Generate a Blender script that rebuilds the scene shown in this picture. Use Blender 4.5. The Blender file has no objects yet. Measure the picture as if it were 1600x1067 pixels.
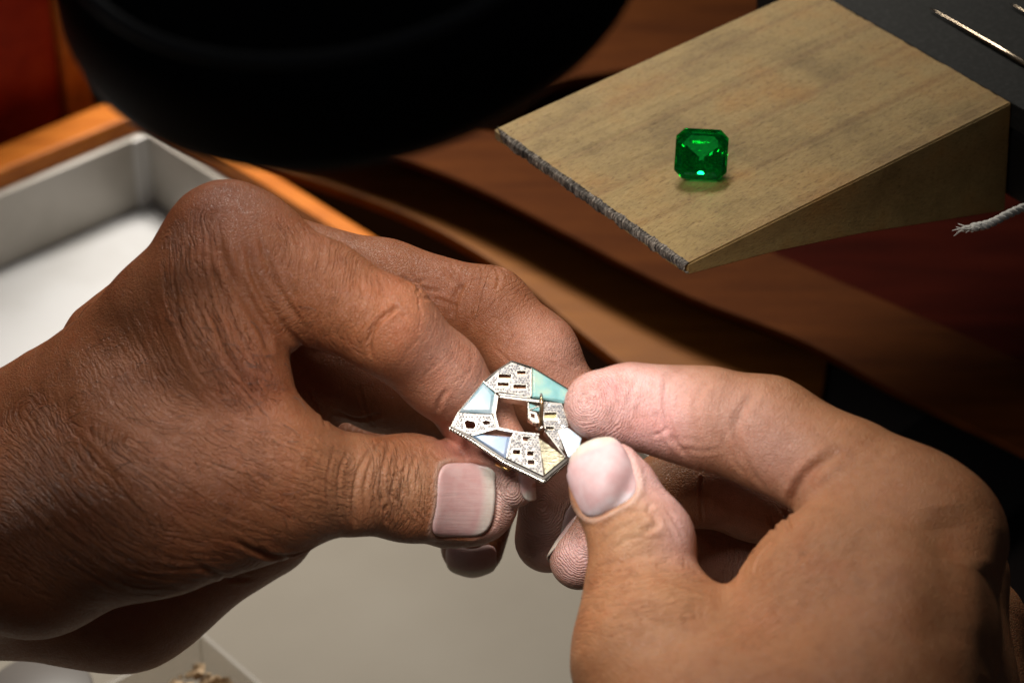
import bpy, bmesh, math, random
import numpy as np
from mathutils import Vector, Matrix
R = math.radians
random.seed(7); rng = np.random.default_rng(11)
S = bpy.context.scene
COL = S.collection
MM = 0.001

# ------------------------------------------------------------------ camera
PITCH = R(35); LENS = 95.0; D0 = 500.0
FPX = LENS / 36 * 1600
FWD = np.array([0, math.cos(PITCH), -math.sin(PITCH)])
UPV = np.array([0, math.sin(PITCH), math.cos(PITCH)])
RGT = np.array([1.0, 0, 0]); TC = -FWD
CENTRE = np.array([0, 0, 150.0])            # millimetres above the tray floor
CAMP = CENTRE - D0 * FWD
cam_d = bpy.data.cameras.new('camera'); cam = bpy.data.objects.new('camera', cam_d); COL.objects.link(cam)
cam_d.lens = LENS; cam_d.sensor_width = 36; cam_d.clip_start = 0.01; cam_d.clip_end = 20
cam.location = Vector(CAMP * MM); cam.rotation_euler = (R(90) - PITCH, 0, 0)
cam_d.dof.use_dof = True; cam_d.dof.focus_distance = 0.520; cam_d.dof.aperture_fstop = 18
S.camera = cam

# ------------------------------------------------------------------ light
W = bpy.data.worlds.new('World'); S.world = W; W.use_nodes = True
W.node_tree.nodes['Background'].inputs[0].default_value = (0.85, 0.9, 1.0, 1)
W.node_tree.nodes['Background'].inputs[1].default_value = 0.028
def area(name, loc, target, size, power, col=(1, 1, 1), spread=180):
    l = bpy.data.lights.new(name, 'AREA'); l.shape = 'DISK'; l.size = size; l.energy = power; l.color = col
    l.spread = R(spread)
    o = bpy.data.objects.new(name, l); COL.objects.link(o)
    o.location = Vector(loc) * MM
    o.rotation_euler = (Vector(target) - Vector(loc)).to_track_quat('-Z', 'Y').to_euler()
    return o
area('lamp_light', (-23, -62, 252), (14, -20, 138), 0.066, 0.052, (1.0, 0.95, 0.92), 70)
area('ceiling_light', (-50, 460, 640), (-105, 190, 50), 0.24, 1.0, (1.0, 0.94, 0.86), 54)
S.view_settings.view_transform = 'Standard'; S.view_settings.look = 'None'
S.view_settings.exposure = 0; S.view_settings.gamma = 1
S.cycles.use_denoising = True
S.cycles.max_bounces = 10; S.cycles.transmission_bounces = 10

# ------------------------------------------------------------------ helpers
def P(px, py, h=0.0):
    """mm point seen at photo pixel (px,py), h mm nearer than the focus plane"""
    d = D0 - h
    return CAMP + (px - 800) / FPX * d * RGT + (533.5 - py) / FPX * d * UPV + d * FWD
def ray(px, py):
    v = (px - 800) / FPX * RGT + (533.5 - py) / FPX * UPV + FWD
    return v / np.linalg.norm(v)
def on_plane(px, py, p0, n):
    v = ray(px, py); t = np.dot(np.asarray(p0) - CAMP, n) / np.dot(v, n)
    return CAMP + v * t
def on_z(px, py, z):
    return on_plane(px, py, np.array([0, 0, z]), np.array([0, 0, 1.0]))
def tag(o, label=None, cat=None, group=None, kind=None):
    for k, v in (('label', label), ('category', cat), ('group', group), ('kind', kind)):
        if v: o[k] = v
    return o
def empty(name, loc, label=None, cat=None, group=None):
    o = bpy.data.objects.new(name, None); COL.objects.link(o); o.location = Vector(loc) * MM
    o.empty_display_size = 0.01
    return tag(o, label, cat, group)
def mesh_obj(name, verts, faces, mat=None, parent=None, origin=(0, 0, 0), smooth=False):
    """verts in world mm; stored relative to origin (mm)"""
    v = (np.asarray(verts, float) - np.asarray(origin, float)) * MM
    me = bpy.data.meshes.new(name); me.from_pydata(v.tolist(), [], [list(map(int, f)) for f in faces]); me.update()
    o = bpy.data.objects.new(name, me); COL.objects.link(o)
    if mat: me.materials.append(mat)
    if smooth: me.polygons.foreach_set('use_smooth', [True] * len(me.polygons))
    if parent is not None: o.parent = parent
    else: o.location = Vector(origin) * MM
    return o
def recalc(o, bevel=0, seg=2):
    bm = bmesh.new(); bm.from_mesh(o.data); bmesh.ops.recalc_face_normals(bm, faces=bm.faces)
    if bevel:
        bmesh.ops.bevel(bm, geom=[e for e in bm.edges if len(e.link_faces) == 2 and e.calc_face_angle(0) > 0.35],
                        offset=bevel * MM, segments=seg, affect='EDGES', profile=0.6, clamp_overlap=True)
    bm.to_mesh(o.data); bm.free(); return o
def prism(name, top, bottom, mat, parent=None, origin=(0, 0, 0), bevel=0, seg=2):
    n = len(top); v = list(top) + list(bottom)
    f = [list(range(n)), list(range(2 * n - 1, n - 1, -1))]
    for i in range(n): j = (i + 1) % n; f.append([i, i + n, j + n, j])
    return recalc(mesh_obj(name, v, f, mat, parent, origin), bevel, seg)
def tube_verts(pts, rads, n=12, cap=True):
    pts = np.asarray(pts, float); V = []; F = []
    t = np.gradient(pts, axis=0); t /= np.linalg.norm(t, axis=1)[:, None]
    up = np.array([0, 0, 1.0]) if abs(t[0][2]) < .9 else np.array([1.0, 0, 0])
    a = np.cross(t[0], up); a /= np.linalg.norm(a)
    for i, p in enumerate(pts):
        a = a - t[i] * np.dot(a, t[i]); a /= np.linalg.norm(a); b = np.cross(t[i], a)
        for k in range(n):
            q = 2 * math.pi * k / n; V.append(p + rads[i] * (a * math.cos(q) + b * math.sin(q)))
    for i in range(len(pts) - 1):
        for k in range(n):
            m = (k + 1) % n; F.append([i * n + k, i * n + m, (i + 1) * n + m, (i + 1) * n + k])
    if cap: F.append(list(range(n - 1, -1, -1))); F.append(list(range((len(pts) - 1) * n, len(pts) * n)))
    return V, F
def smoothline(pts, n=24):
    """Catmull-Rom through pts"""
    p = np.asarray(pts, float); p = np.vstack([2 * p[0] - p[1], p, 2 * p[-1] - p[-2]]); out = []
    m = len(p) - 3
    for s in np.linspace(0, m - 1e-6, n):
        i = int(s); u = s - i; a, b, c, d = p[i:i + 4]
        out.append(.5 * (2 * b + (c - a) * u + (2 * a - 5 * b + 4 * c - d) * u * u + (3 * b - a - 3 * c + d) * u ** 3))
    return np.array(out)

# ------------------------------------------------------------------ materials
def mat(name):
    m = bpy.data.materials.new(name); m.use_nodes = True
    return m, m.node_tree, m.node_tree.nodes['Principled BSDF']
def N(t, typ, **kw):
    n = t.nodes.new(typ)
    for k, v in kw.items():
        if k in n.inputs: n.inputs[k].default_value = v
        else: setattr(n, k, v)
    return n
def coords(t, scale=(1, 1, 1), rot=(0, 0, 0), kind='Object'):
    c = N(t, 'ShaderNodeTexCoord'); m = N(t, 'ShaderNodeMapping'); m.inputs['Scale'].default_value = scale
    m.inputs['Rotation'].default_value = rot
    t.links.new(c.outputs[kind], m.inputs[0]); return m.outputs[0]
def ramp(t, src, stops):
    r = N(t, 'ShaderNodeValToRGB'); e = r.color_ramp.elements
    while len(e) < len(stops): e.new(0.5)
    for x, (p, c) in zip(e, stops): x.position = p; x.color = (*c, 1)
    t.links.new(src, r.inputs[0]); return r.outputs[0]
def noise(t, vec, scale, detail=4, rough=.55, dist=0):
    n = N(t, 'ShaderNodeTexNoise'); n.inputs['Scale'].default_value = scale; n.inputs['Detail'].default_value = detail
    n.inputs['Roughness'].default_value = rough; n.inputs['Distortion'].default_value = dist
    t.links.new(vec, n.inputs['Vector']); return n.outputs['Fac']
def mixc(t, fac, a, b, mode='MIX'):
    m = N(t, 'ShaderNodeMix'); m.data_type = 'RGBA'; m.blend_type = mode
    for s, v in ((0, fac), (6, a), (7, b)):
        if hasattr(v, 'is_output') : t.links.new(v, m.inputs[s])
        elif isinstance(v, (tuple, list)): m.inputs[s].default_value = (*v, 1)
        else: m.inputs[s].default_value = v
    return m.outputs[2]
def math_(t, op, a, b=0.0):
    m = N(t, 'ShaderNodeMath'); m.operation = op
    for i, v in enumerate((a, b)):
        if hasattr(v, 'is_output'): t.links.new(v, m.inputs[i])
        else: m.inputs[i].default_value = v
    return m.outputs[0]
def bump(t, b, height, dist, strength=1.0, prev=None):
    n = N(t, 'ShaderNodeBump'); n.inputs['Strength'].default_value = strength; n.inputs['Distance'].default_value = dist
    t.links.new(height, n.inputs['Height'])
    if prev: t.links.new(prev, n.inputs['Normal'])
    if b: t.links.new(n.outputs[0], b.inputs['Normal'])
    return n.outputs[0]
def simple(name, col, rough=.5, metal=0, **kw):
    m, t, b = mat(name); b.inputs['Base Color'].default_value = (*col, 1); b.inputs['Roughness'].default_value = rough
    b.inputs['Metallic'].default_value = metal
    for k, v in kw.items(): b.inputs[k].default_value = v
    return m
def wood(name, stops, sc=(1, 6, 6), scale=60, rough=.45, bumpd=.00015, fine=900, coat=0, spec=.18):
    m, t, b = mat(name); v = coords(t, sc)
    g = noise(t, v, scale, 6, .6, .6); g2 = noise(t, v, fine, 3, .6)
    c = ramp(t, g, stops)
    dark = ramp(t, g2, [(.35, (.72, .68, .62)), (.55, (1, 1, 1))])
    t.links.new(mixc(t, .8, c, dark, 'MULTIPLY'), b.inputs['Base Color'])
    b.inputs['Roughness'].default_value = rough; b.inputs['Specular IOR Level'].default_value = spec
    bump(t, b, g2, bumpd, .6); return m

def skin(name, mottle, rough=.42, cell=1900):
    m, t, b = mat(name)
    a = N(t, 'ShaderNodeAttribute'); a.attribute_name = 'tint'
    v = coords(t)
    n1 = noise(t, v, 95, 5, .6); n2 = noise(t, v, 420, 4, .6)
    mot = ramp(t, n1, [(.3, mottle), (.5, (1, 1, 1)), (.70, (1.0, .84, .76))])
    c = mixc(t, .75, a.outputs['Color'], mot, 'MULTIPLY')
    c = mixc(t, .5, c, ramp(t, n2, [(.3, (.72, .66, .6)), (.55, (1, 1, 1))]), 'MULTIPLY')
    t.links.new(c, b.inputs['Base Color'])
    # fine relief: skin cells, shallow pores, wrinkle noise
    vd = N(t, 'ShaderNodeVectorMath'); vd.operation = 'ADD'
    nz = N(t, 'ShaderNodeTexNoise'); nz.inputs['Scale'].default_value = 260; t.links.new(v, nz.inputs['Vector'])
    sc_ = N(t, 'ShaderNodeVectorMath'); sc_.operation = 'SCALE'; sc_.inputs['Scale'].default_value = .0012
    t.links.new(nz.outputs['Color'], sc_.inputs[0]); t.links.new(v, vd.inputs[0]); t.links.new(sc_.outputs[0], vd.inputs[1])
    def vor(scale):
        w = N(t, 'ShaderNodeTexVoronoi'); w.feature = 'DISTANCE_TO_EDGE'; w.inputs['Scale'].default_value = scale
        t.links.new(vd.outputs[0], w.inputs['Vector']); return ramp(t, w.outputs['Distance'], [(0, (0, 0, 0)), (.22, (1, 1, 1))])
    # creases that follow the flow of the skin (s across, w strength) stored on the mesh
    at = N(t, 'ShaderNodeAttribute'); at.attribute_name = 'flow'
    sx = N(t, 'ShaderNodeSeparateXYZ'); t.links.new(at.outputs['Vector'], sx.inputs[0])
    px_ = N(t, 'ShaderNodeSeparateXYZ'); t.links.new(v, px_.inputs[0])
    sw = math_(t, 'ADD', sx.outputs['X'], math_(t, 'MULTIPLY', noise(t, v, 240, 3), 1.6))
    def folds(freq, low):
        cx = N(t, 'ShaderNodeCombineXYZ'); t.links.new(math_(t, 'MULTIPLY', sw, freq), cx.inputs[0])
        t.links.new(math_(t, 'MULTIPLY', px_.outputs['X'], low), cx.inputs[1]); t.links.new(math_(t, 'MULTIPLY', px_.outputs['Z'], low), cx.inputs[2])
        n_ = noise(t, cx.outputs[0], 1.0, 2, .5)
        return ramp(t, math_(t, 'ABSOLUTE', math_(t, 'SUBTRACT', n_, .5)), [(0, (0, 0, 0)), (.05, (.75,) * 3), (.16, (1, 1, 1))])
    f1 = folds(.75, 130); f2 = folds(1.7, 260)
    wf = sx.outputs['Y']
    def fade(f): return math_(t, 'ADD', math_(t, 'MULTIPLY', math_(t, 'SUBTRACT', f, 1.0), wf), 1.0)
    p = bump(t, None, fade(f1), .00027, 1)
    p = bump(t, None, fade(f2), .00014, 1, p)
    fp = N(t, 'ShaderNodeAttribute'); fp.attribute_name = 'print'
    sp = N(t, 'ShaderNodeSeparateXYZ'); t.links.new(fp.outputs['Vector'], sp.inputs[0])
    ph_ = math_(t, 'ADD', sp.outputs['X'], math_(t, 'MULTIPLY', noise(t, v, 330, 2), 2.0))
    wv_ = math_(t, 'MULTIPLY', math_(t, 'SINE', math_(t, 'MULTIPLY', ph_, 2 * math.pi / .52)), sp.outputs['Y'])
    p = bump(t, None, wv_, .00007, 1, p)
    p = bump(t, None, vor(cell), .00007, .8, p)
    p = bump(t, None, vor(cell * .52), .00005, .6, p)
    p = bump(t, None, noise(t, v, 3800, 3, .6), .00006, .6, p)
    p = bump(t, b, noise(t, v, 520, 5, .65), .00015, .4, p)
    rr = ramp(t, noise(t, v, 1500, 3), [(.3, (rough - .08,) * 3), (.7, (rough + .14,) * 3)])
    t.links.new(rr, b.inputs['Roughness'])
    b.inputs['Subsurface Weight'].default_value = .22
    b.inputs['Subsurface Radius'].default_value = (1.0, .32, .16); b.inputs['Subsurface Scale'].default_value = .0016
    b.inputs['Specular IOR Level'].default_value = .32
    return m
# ------------------------------------------------------------------ bench, tray, pin block
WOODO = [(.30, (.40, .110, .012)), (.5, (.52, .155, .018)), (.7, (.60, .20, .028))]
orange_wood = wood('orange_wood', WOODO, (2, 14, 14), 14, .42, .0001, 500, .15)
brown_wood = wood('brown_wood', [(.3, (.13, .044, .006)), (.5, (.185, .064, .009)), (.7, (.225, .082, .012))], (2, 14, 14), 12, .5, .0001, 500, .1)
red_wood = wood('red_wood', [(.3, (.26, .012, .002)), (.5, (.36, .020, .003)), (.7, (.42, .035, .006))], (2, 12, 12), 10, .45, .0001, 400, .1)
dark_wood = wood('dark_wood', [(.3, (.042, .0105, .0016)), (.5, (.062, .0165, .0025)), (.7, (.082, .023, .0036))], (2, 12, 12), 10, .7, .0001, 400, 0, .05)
shaded_red_wood = wood('shaded_red_wood', [(.3, (.022, .0025, .001)), (.5, (.032, .0035, .0013)), (.7, (.04, .005, .002))], (2, 12, 12), 10, .8, .0001, 900, 0, .03)  # red wood darkened so its colour carries the shade of the recess
dark_void = simple('shade_black', (.012, .009, .008), .8)  # flat black painted in for the shade below the shelf
tray_white, t_, b_ = mat('tray_liner')
v_ = coords(t_)
t_.links.new(ramp(t_, noise(t_, v_, 14, 6, .6), [(.3, (.38, .37, .355)), (.5, (.46, .46, .457)), (.7, (.49, .49, .49))]), b_.inputs['Base Color'])
b_.inputs['Roughness'].default_value = .55; bump(t_, b_, noise(t_, v_, 60, 5), .0006, .4)
tray_metal, t_, b_ = mat('zinc_sheet')
v_ = coords(t_)
t_.links.new(ramp(t_, noise(t_, v_, 22, 6, .6), [(.3, (.38, .35, .30)), (.55, (.52, .485, .43)), (.75, (.58, .55, .50))]), b_.inputs['Base Color'])
b_.inputs['Roughness'].default_value = .42; b_.inputs['Metallic'].default_value = .1

Z = np.array([0, 0, 1.0])
# catch tray: floor at z = 0, its far corner seen at (238,316)
K = on_z(238, 316, 0)
dL = on_z(0, 421, 0) - K; dL[2] = 0; dL /= np.linalg.norm(dL)          # along the back wall, to the left
dR = on_z(345, 393, 0) - K; dR[2] = 0
dR = dR - dL * (dR @ dL); dR /= np.linalg.norm(dR)                      # square to it, towards the viewer
RW = -((on_z(505, 318, 30) - K) @ dL); print('rail', RW); HT = 24.0; LT = 420.0; LR = 560.0
def tb(a, b, z): return K + dL * a + dR * b + Z * z
floor_t = [tb(-2, -2, 0), tb(LT, -2, 0), tb(LT, LR, 0), tb(-2, LR, 0)]
tray = empty('catch_tray', K + dL * LT / 2 + dR * LR / 2, "shallow bench tray lined in pale metal with orange wooden rails below the hands", 'tray')
TO = np.array(K + dL * LT / 2 + dR * LR / 2)
prism('liner', floor_t, [p - Z * 2 for p in floor_t], tray_white, tray, TO)
def boxab(name, a0, a1, b0, b1, z0, z1, m, par, o, bevel=.6):
    t = [tb(a0, b0, z1), tb(a1, b0, z1), tb(a1, b1, z1), tb(a0, b1, z1)]; q = [tb(a0, b0, z0), tb(a1, b0, z0), tb(a1, b1, z0), tb(a0, b1, z0)]
    return prism(name, t, q, m, par, o, bevel)
boxab('metal_side', 0, LT, -2.5, -.01, .3, HT, tray_metal, tray, TO, .2)
boxab('metal_side', -2.5, -.01, -2.5, LR, .3, HT, tray_metal, tray, TO, .2)
boxab('corner_fold', 0.0, 5.5, 0.0, 1.2, .3, HT + .2, simple('bright_fold', (.6, .59, .57), .35, .3), tray, TO, .4)
boxab('rail', -RW - 1, LT + 20, -15, -2.6, -4, HT + 6, orange_wood, tray, TO, 1.2)
boxab('rail', -RW, -2.6, -2.4, LR, -4, HT + 6, orange_wood, tray, TO, 1.2)
boxab('rail', -RW, LT + 20, LR + .1, LR + 20, -4, HT + 6, orange_wood, tray, TO, 1.2)
boxab('rail', LT + .1, LT + 20, -2.4, LR, -4, HT + 6, orange_wood, tray, TO, 1.2)

mat_m, t_, b_ = mat('shadow'); v_ = coords(t_)  # added sheet; its beige puts the shade below the hands into colour
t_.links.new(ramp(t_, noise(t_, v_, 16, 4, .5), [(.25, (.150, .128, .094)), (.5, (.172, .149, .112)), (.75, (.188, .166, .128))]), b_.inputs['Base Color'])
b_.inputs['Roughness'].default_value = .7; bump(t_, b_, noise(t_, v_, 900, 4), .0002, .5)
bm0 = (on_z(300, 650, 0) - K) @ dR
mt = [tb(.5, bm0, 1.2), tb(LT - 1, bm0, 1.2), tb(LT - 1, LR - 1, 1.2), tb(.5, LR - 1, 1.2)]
tag(prism('shadow_mat', mt, [p - Z * 1.1 for p in mt], mat_m, None, mt[0], .3), "beige leather mat added over the near half of the tray to darken it under the hands", 'mat')

# cabinet side behind the tray: a dark red panel with an orange post
cab = empty('cabinet', tb(120, -60, 0), "dark red wooden cabinet side with an orange edge post behind the tray", 'cabinet'); CO = tb(120, -60, 0)
def wa(px, py, b): return (on_plane(px, py, tb(0, b, 0), dR) - K) @ dL
ca = wa(143, 120, -24); cb = wa(101, 120, -24)
boxab('post', ca, cb, -60, -24, -20, 260, orange_wood, cab, CO, .8)
boxab('panel', cb + .2, cb + 400, -58, -27, -20, 260, red_wood, cab, CO, .8)

# the workbench: a lower shelf and a curved apron, boards behind
bench = empty('workbench', on_z(900, 300, 0), "dark orange wooden workbench with a curved apron behind the hands", 'workbench'); BO = np.array(on_z(900, 300, 0))
def board(name, pxs, z, th, back, m, n=60, bev=.8):
    L = smoothline([(x, y, 0) for x, y in pxs], n); f = [on_z(x, y, z) for x, y, _ in L]
    bk = [p + back for p in (f[-1], f[0])]
    return prism(name, f + bk, [p - Z * th for p in f + bk], m, bench, BO, bev)
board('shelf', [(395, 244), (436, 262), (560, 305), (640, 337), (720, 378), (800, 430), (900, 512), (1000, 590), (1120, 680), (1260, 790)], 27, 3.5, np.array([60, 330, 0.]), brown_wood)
board('gap_shade', [(395, 242), (436, 258), (560, 301), (640, 333), (720, 374), (800, 425), (900, 506), (1000, 586), (1250, 780)], 23, 60, np.array([330, 330, 0.]), dark_void)  # added black board; stands in for the shadow gap in front of the shelf
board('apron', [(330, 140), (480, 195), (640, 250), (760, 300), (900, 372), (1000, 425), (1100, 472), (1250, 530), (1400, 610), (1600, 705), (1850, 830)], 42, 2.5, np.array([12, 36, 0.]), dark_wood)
board('recess_floor', [(800, 240), (1000, 330), (1240, 430), (1420, 510), (1600, 595), (1900, 720)], 37, 4, np.array([60, 420, 0.]), shaded_red_wood)
bt = [on_z(x, y, 47) for x, y in ((560, 195), (900, 120), (1250, 70), (1400, -200), (500, -200))]
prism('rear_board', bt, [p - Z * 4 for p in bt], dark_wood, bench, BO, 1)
g = on_z(700, 300, -30)
prism('bench_back', [g + np.array([x, y, 30]) for x, y in ((-700, 60), (900, 60), (900, 1200), (-700, 1200))],
      [g + np.array([x, y, 0]) for x, y in ((-700, 60), (900, 60), (900, 1200), (-700, 1200))], dark_void, bench, BO)
fl = [np.array([x, y, -60.]) for x, y in ((-1500, -1200), (1500, -1200), (1500, 2000), (-1500, 2000))]
tag(prism('floor', fl, [p - Z * 5 for p in fl], simple('floor_dark', (.03, .02, .016), .7), None, (0, 0, -60)), kind='structure')
wl = [np.array([x, 1300., z]) for x, z in ((-1500, -55), (1500, -55), (1500, 1400), (-1500, 1400))]
tag(prism('back_wall', wl, [p + np.array([0, 20, 0.]) for p in wl], simple('wall_dark', (.05, .03, .022), .8), None, (0, 1300, 0)), kind='structure')

# bench pin: a wedge of maple; frame x along the length, y along the tip, z up from its top face
Bt = P(1073, 414, -22); n0 = Z
At = on_z(771, 201, Bt[2]); eY = At - Bt; WT = np.linalg.norm(eY); eY /= WT
vC = ray(1581, 160)
tC = (Bt - CAMP) @ eY / (vC @ eY); Ct = CAMP + vC * tC
eX = Ct - Bt; PL = np.linalg.norm(eX); eX /= PL; eZ = np.cross(eX, eY); eZ *= np.sign(eZ[2])
print('PIN width', WT, 'length', PL, 'tilt', math.degrees(math.asin(eX[2])), 'eX', eX, 'eY', eY, 'eZ', eZ, 'depthC', (Ct - CAMP) @ FWD)
maple, t_, b_ = mat('maple')
v_ = coords(t_, (.5, 5, 5)); w_ = coords(t_); vf = coords(t_, (1, 11, 11))
g1 = noise(t_, v_, 34, 6, .62, .8); g2 = noise(t_, coords(t_, (.5, 3.6, 3.6)), 1500, 2, .55, .05); bl = noise(t_, w_, 42, 6, .6)
c_ = ramp(t_, g1, [(.25, (.300, .190, .060)), (.48, (.345, .228, .076)), (.70, (.375, .253, .088))])
c_ = mixc(t_, .85, c_, ramp(t_, g2, [(.36, (.50, .42, .32)), (.44, (1, 1, 1))]), 'MULTIPLY')
c_ = mixc(t_, .8, c_, ramp(t_, bl, [(.34, (.55, .52, .42)), (.50, (1, 1, 1)), (.66, (1.08, .84, .58))]), 'MULTIPLY')
wv = N(t_, 'ShaderNodeTexWave'); wv.inputs['Scale'].default_value = 22; wv.inputs['Distortion'].default_value = 7; wv.inputs['Detail'].default_value = 3
wv.inputs['Detail Scale'].default_value = .6; wv.bands_direction = 'Y'; t_.links.new(coords(t_, (.25, 1, 1)), wv.inputs['Vector'])
c_ = mixc(t_, .30, c_, ramp(t_, wv.outputs['Fac'], [(0, (.66, .46, .32)), (.10, (1, 1, 1)), (1, (1, 1, 1))]), 'MULTIPLY')
t_.links.new(c_, b_.inputs['Base Color']); b_.inputs['Roughness'].default_value = .62
p_ = bump(t_, None, g2, .00030, .9); bump(t_, b_, noise(t_, vf, 900, 3, .7), .0002, .6, p_)
def frame(o, origin, x, y, z):
    o.matrix_world = Matrix(((x[0], y[0], z[0], origin[0] * MM), (x[1], y[1], z[1], origin[1] * MM), (x[2], y[2], z[2], origin[2] * MM), (0, 0, 0, 1)))
pin = bpy.data.objects.new('bench_pin', None); COL.objects.link(pin); frame(pin, Bt, eX, eY, eZ); pin.empty_display_size = .01
tag(pin, "pale maple wedge block holding the emerald, its tip worn grey", 'wood block')
prof = [(0.0, 0.0), (0.0, -2.6), (22, -7.6), (45, -14.0), (PL, -27.5), (PL, 0)]      # x, z
bm = bmesh.new(); rows = []
NY = 60
for j in range(NY + 1):
    y = WT * j / NY; row = []
    for i, (x, z) in enumerate(prof):
        jx = rng.normal(0, .12) if i in (0, 1) else (rng.normal(0, .08) if i == 5 else 0)
        row.append(bm.verts.new((x * MM + jx * MM, y * MM, (z + (rng.normal(0, .07) if i in (0, 5) else 0)) * MM)))
    rows.append(row)
for j in range(NY):
    for i in range(6): k = (i + 1) % 6; bm.faces.new((rows[j][i], rows[j][k], rows[j + 1][k], rows[j + 1][i]))
bm.faces.new(rows[0]); bm.faces.new(rows[-1][::-1]); bmesh.ops.recalc_face_normals(bm, faces=bm.faces)
bmesh.ops.bevel(bm, geom=[e for e in bm.edges if len(e.link_faces) == 2 and e.calc_face_angle(0) > .5], offset=.00035, segments=2, affect='EDGES')
me = bpy.data.meshes.new('wedge'); bm.to_mesh(me); bm.free(); me.materials.append(maple)
wedge = bpy.data.objects.new('wedge', me); COL.objects.link(wedge); wedge.parent = pin
# worn tip: ragged grey end grain, a chewed strip of splinters
worn, t_, b_ = mat('worn_end_grain')
v_ = coords(t_, (1, 2.4, .22))
g1 = noise(t_, v_, 900, 4, .75); g2 = noise(t_, coords(t_), 160, 4)
c_ = ramp(t_, g1, [(.36, (.025, .021, .017)), (.47, (.11, .095, .078)), (.56, (.30, .27, .23)), (.66, (.62, .57, .50))])
t_.links.new(mixc(t_, .8, c_, ramp(t_, g2, [(.4, (.45, .42, .4)), (.6, (1.1, 1.0, .9))]), 'MULTIPLY'), b_.inputs['Base Color'])
b_.inputs['Roughness'].default_value = .75; bump(t_, b_, g1, .0009, 1)
ny, nz = 420, 9; vs = []; fs = []
lowp = np.interp(np.linspace(0, 1, ny), np.linspace(0, 1, 60), rng.normal(0, .28, 60)); fine = rng.normal(0, .28, ny)
for j in range(ny):
    y = WT * j / (ny - 1); rag = .8 * lowp[j] + .8 * fine[j]
    end = np.clip((WT - y) / 5, 0, 1) ** .5                                # rounds off at the far corner
    for i in range(nz):
        u = i / (nz - 1); z = .32 + (rag * .4 if i == 0 else 0) - u * (2.4 + rag * .7)
        x = (-.25 - .35 * math.sin(math.pi * min(u * 1.15, 1)) + rng.normal(0, .05) - .22 * rag) * end + (1 - end) * 1.2
        if i == 0: x = .55 + .35 * abs(rag)
        if i == nz - 1: x = .8
        vs.append((x * MM, y * MM, z * MM))
for j in range(ny - 1):
    for i in range(nz - 1): a = j * nz + i; fs.append((a, a + 1, a + nz + 1, a + nz))
me = bpy.data.meshes.new('worn_tip'); me.from_pydata(vs, [], fs); me.materials.append(worn)
wt = bpy.data.objects.new('worn_tip', me); COL.objects.link(wt); wt.parent = pin

# dark plate the pin is clamped to, two needles on it, a cord end below
plate_m, t_, b_ = mat('blackened_steel'); v_ = coords(t_)
t_.links.new(ramp(t_, noise(t_, v_, 900, 3), [(.45, (.020, .020, .018)), (.72, (.030, .030, .027)), (.80, (.09, .09, .085))]), b_.inputs['Base Color'])
b_.inputs['Roughness'].default_value = .7; b_.inputs['Specular IOR Level'].default_value = .12; bump(t_, b_, noise(t_, v_, 1500, 3), .0001, .6)
def pinp(x, y, z): return Bt + eX * x + eY * y + eZ * z
def onpin(px, py, off=0.0): return on_plane(px, py, Bt + eZ * off, eZ)
plo = pinp(PL, 0, -3)
plate = empty('clamp_plate', plo, "black steel plate butting against the back of the wooden block", 'metal plate')
q = [(PL + .15, -22), (PL + .15, WT + 60), (PL + 150, WT + 60), (PL + 150, -22)]
prism('plate', [pinp(x, y, -.25) for x, y in q], [pinp(x, y, -6.5) for x, y in q], plate_m, plate, plo, .5)
q = [(PL + .6, -22), (PL + .6, WT + 20), (PL + 120, WT + 20), (PL + 120, -22)]
prism('clamp_block', [pinp(x, y, -6.6) for x, y in q], [pinp(x, y, -25) for x, y in q], simple('black_iron', (.008, .007, .007), .6, 0, **{'Specular IOR Level': .1}), plate, plo, 3, 4)
steel = simple('needle_steel', (.62, .50, .36), .22, 1.0)
for (x0, y0, x1, y1, lab) in ((1453, 13, 1700, 157, "longer steel needle with its whole tapered point in view on the black plate"), (1579, 6, 1750, 106, "second steel needle, only its tip in view at the upper right corner")):
    a, b = onpin(x0, y0, .55), onpin(x1, y1, .55); L = b - a; pts = [a + L * s for s in (0, .04, .15, .4, 1)]
    V_, F_ = tube_verts(pts, [.12, .22, .34, .5, .56], 14)
    tag(mesh_obj('needle', V_, F_, steel, None, a, True), lab, 'needle', 'needles on the plate')
cotton = simple('cotton', (.62, .60, .54), .85)
cp = smoothline([P(1518, 356, -30), P(1545, 350, -32), P(1575, 335, -36), P(1605, 322, -42), P(1660, 300, -50)], 60)
cord = empty('cord', cp[0], "short twisted white cord with a frayed end below the plate", 'cord')
for ph in (0, 2.1, 4.2):
    s = np.linspace(0, 26, 60); tw = np.stack([np.zeros(60), np.cos(s + ph), np.sin(s + ph)], 1) * .45
    V_, F_ = tube_verts(cp + tw, [.50] * 60, 8); mesh_obj('strand', V_, F_, cotton, cord, cp[0], True)
for k in range(14):
    d = np.array([-1.0, rng.normal(0, .25), rng.normal(-.15, .3)]); a = cp[0] + rng.normal(0, .45, 3); L_ = rng.uniform(1.5, 3.4)
    V_, F_ = tube_verts([a + np.array([1, 0, 0]), a + d * L_ * .5, a + d * L_ + rng.normal(0, .25, 3)], [.16, .14, .08], 5)
    mesh_obj('fibre', V_, F_, cotton, cord, cp[0], True)

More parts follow.
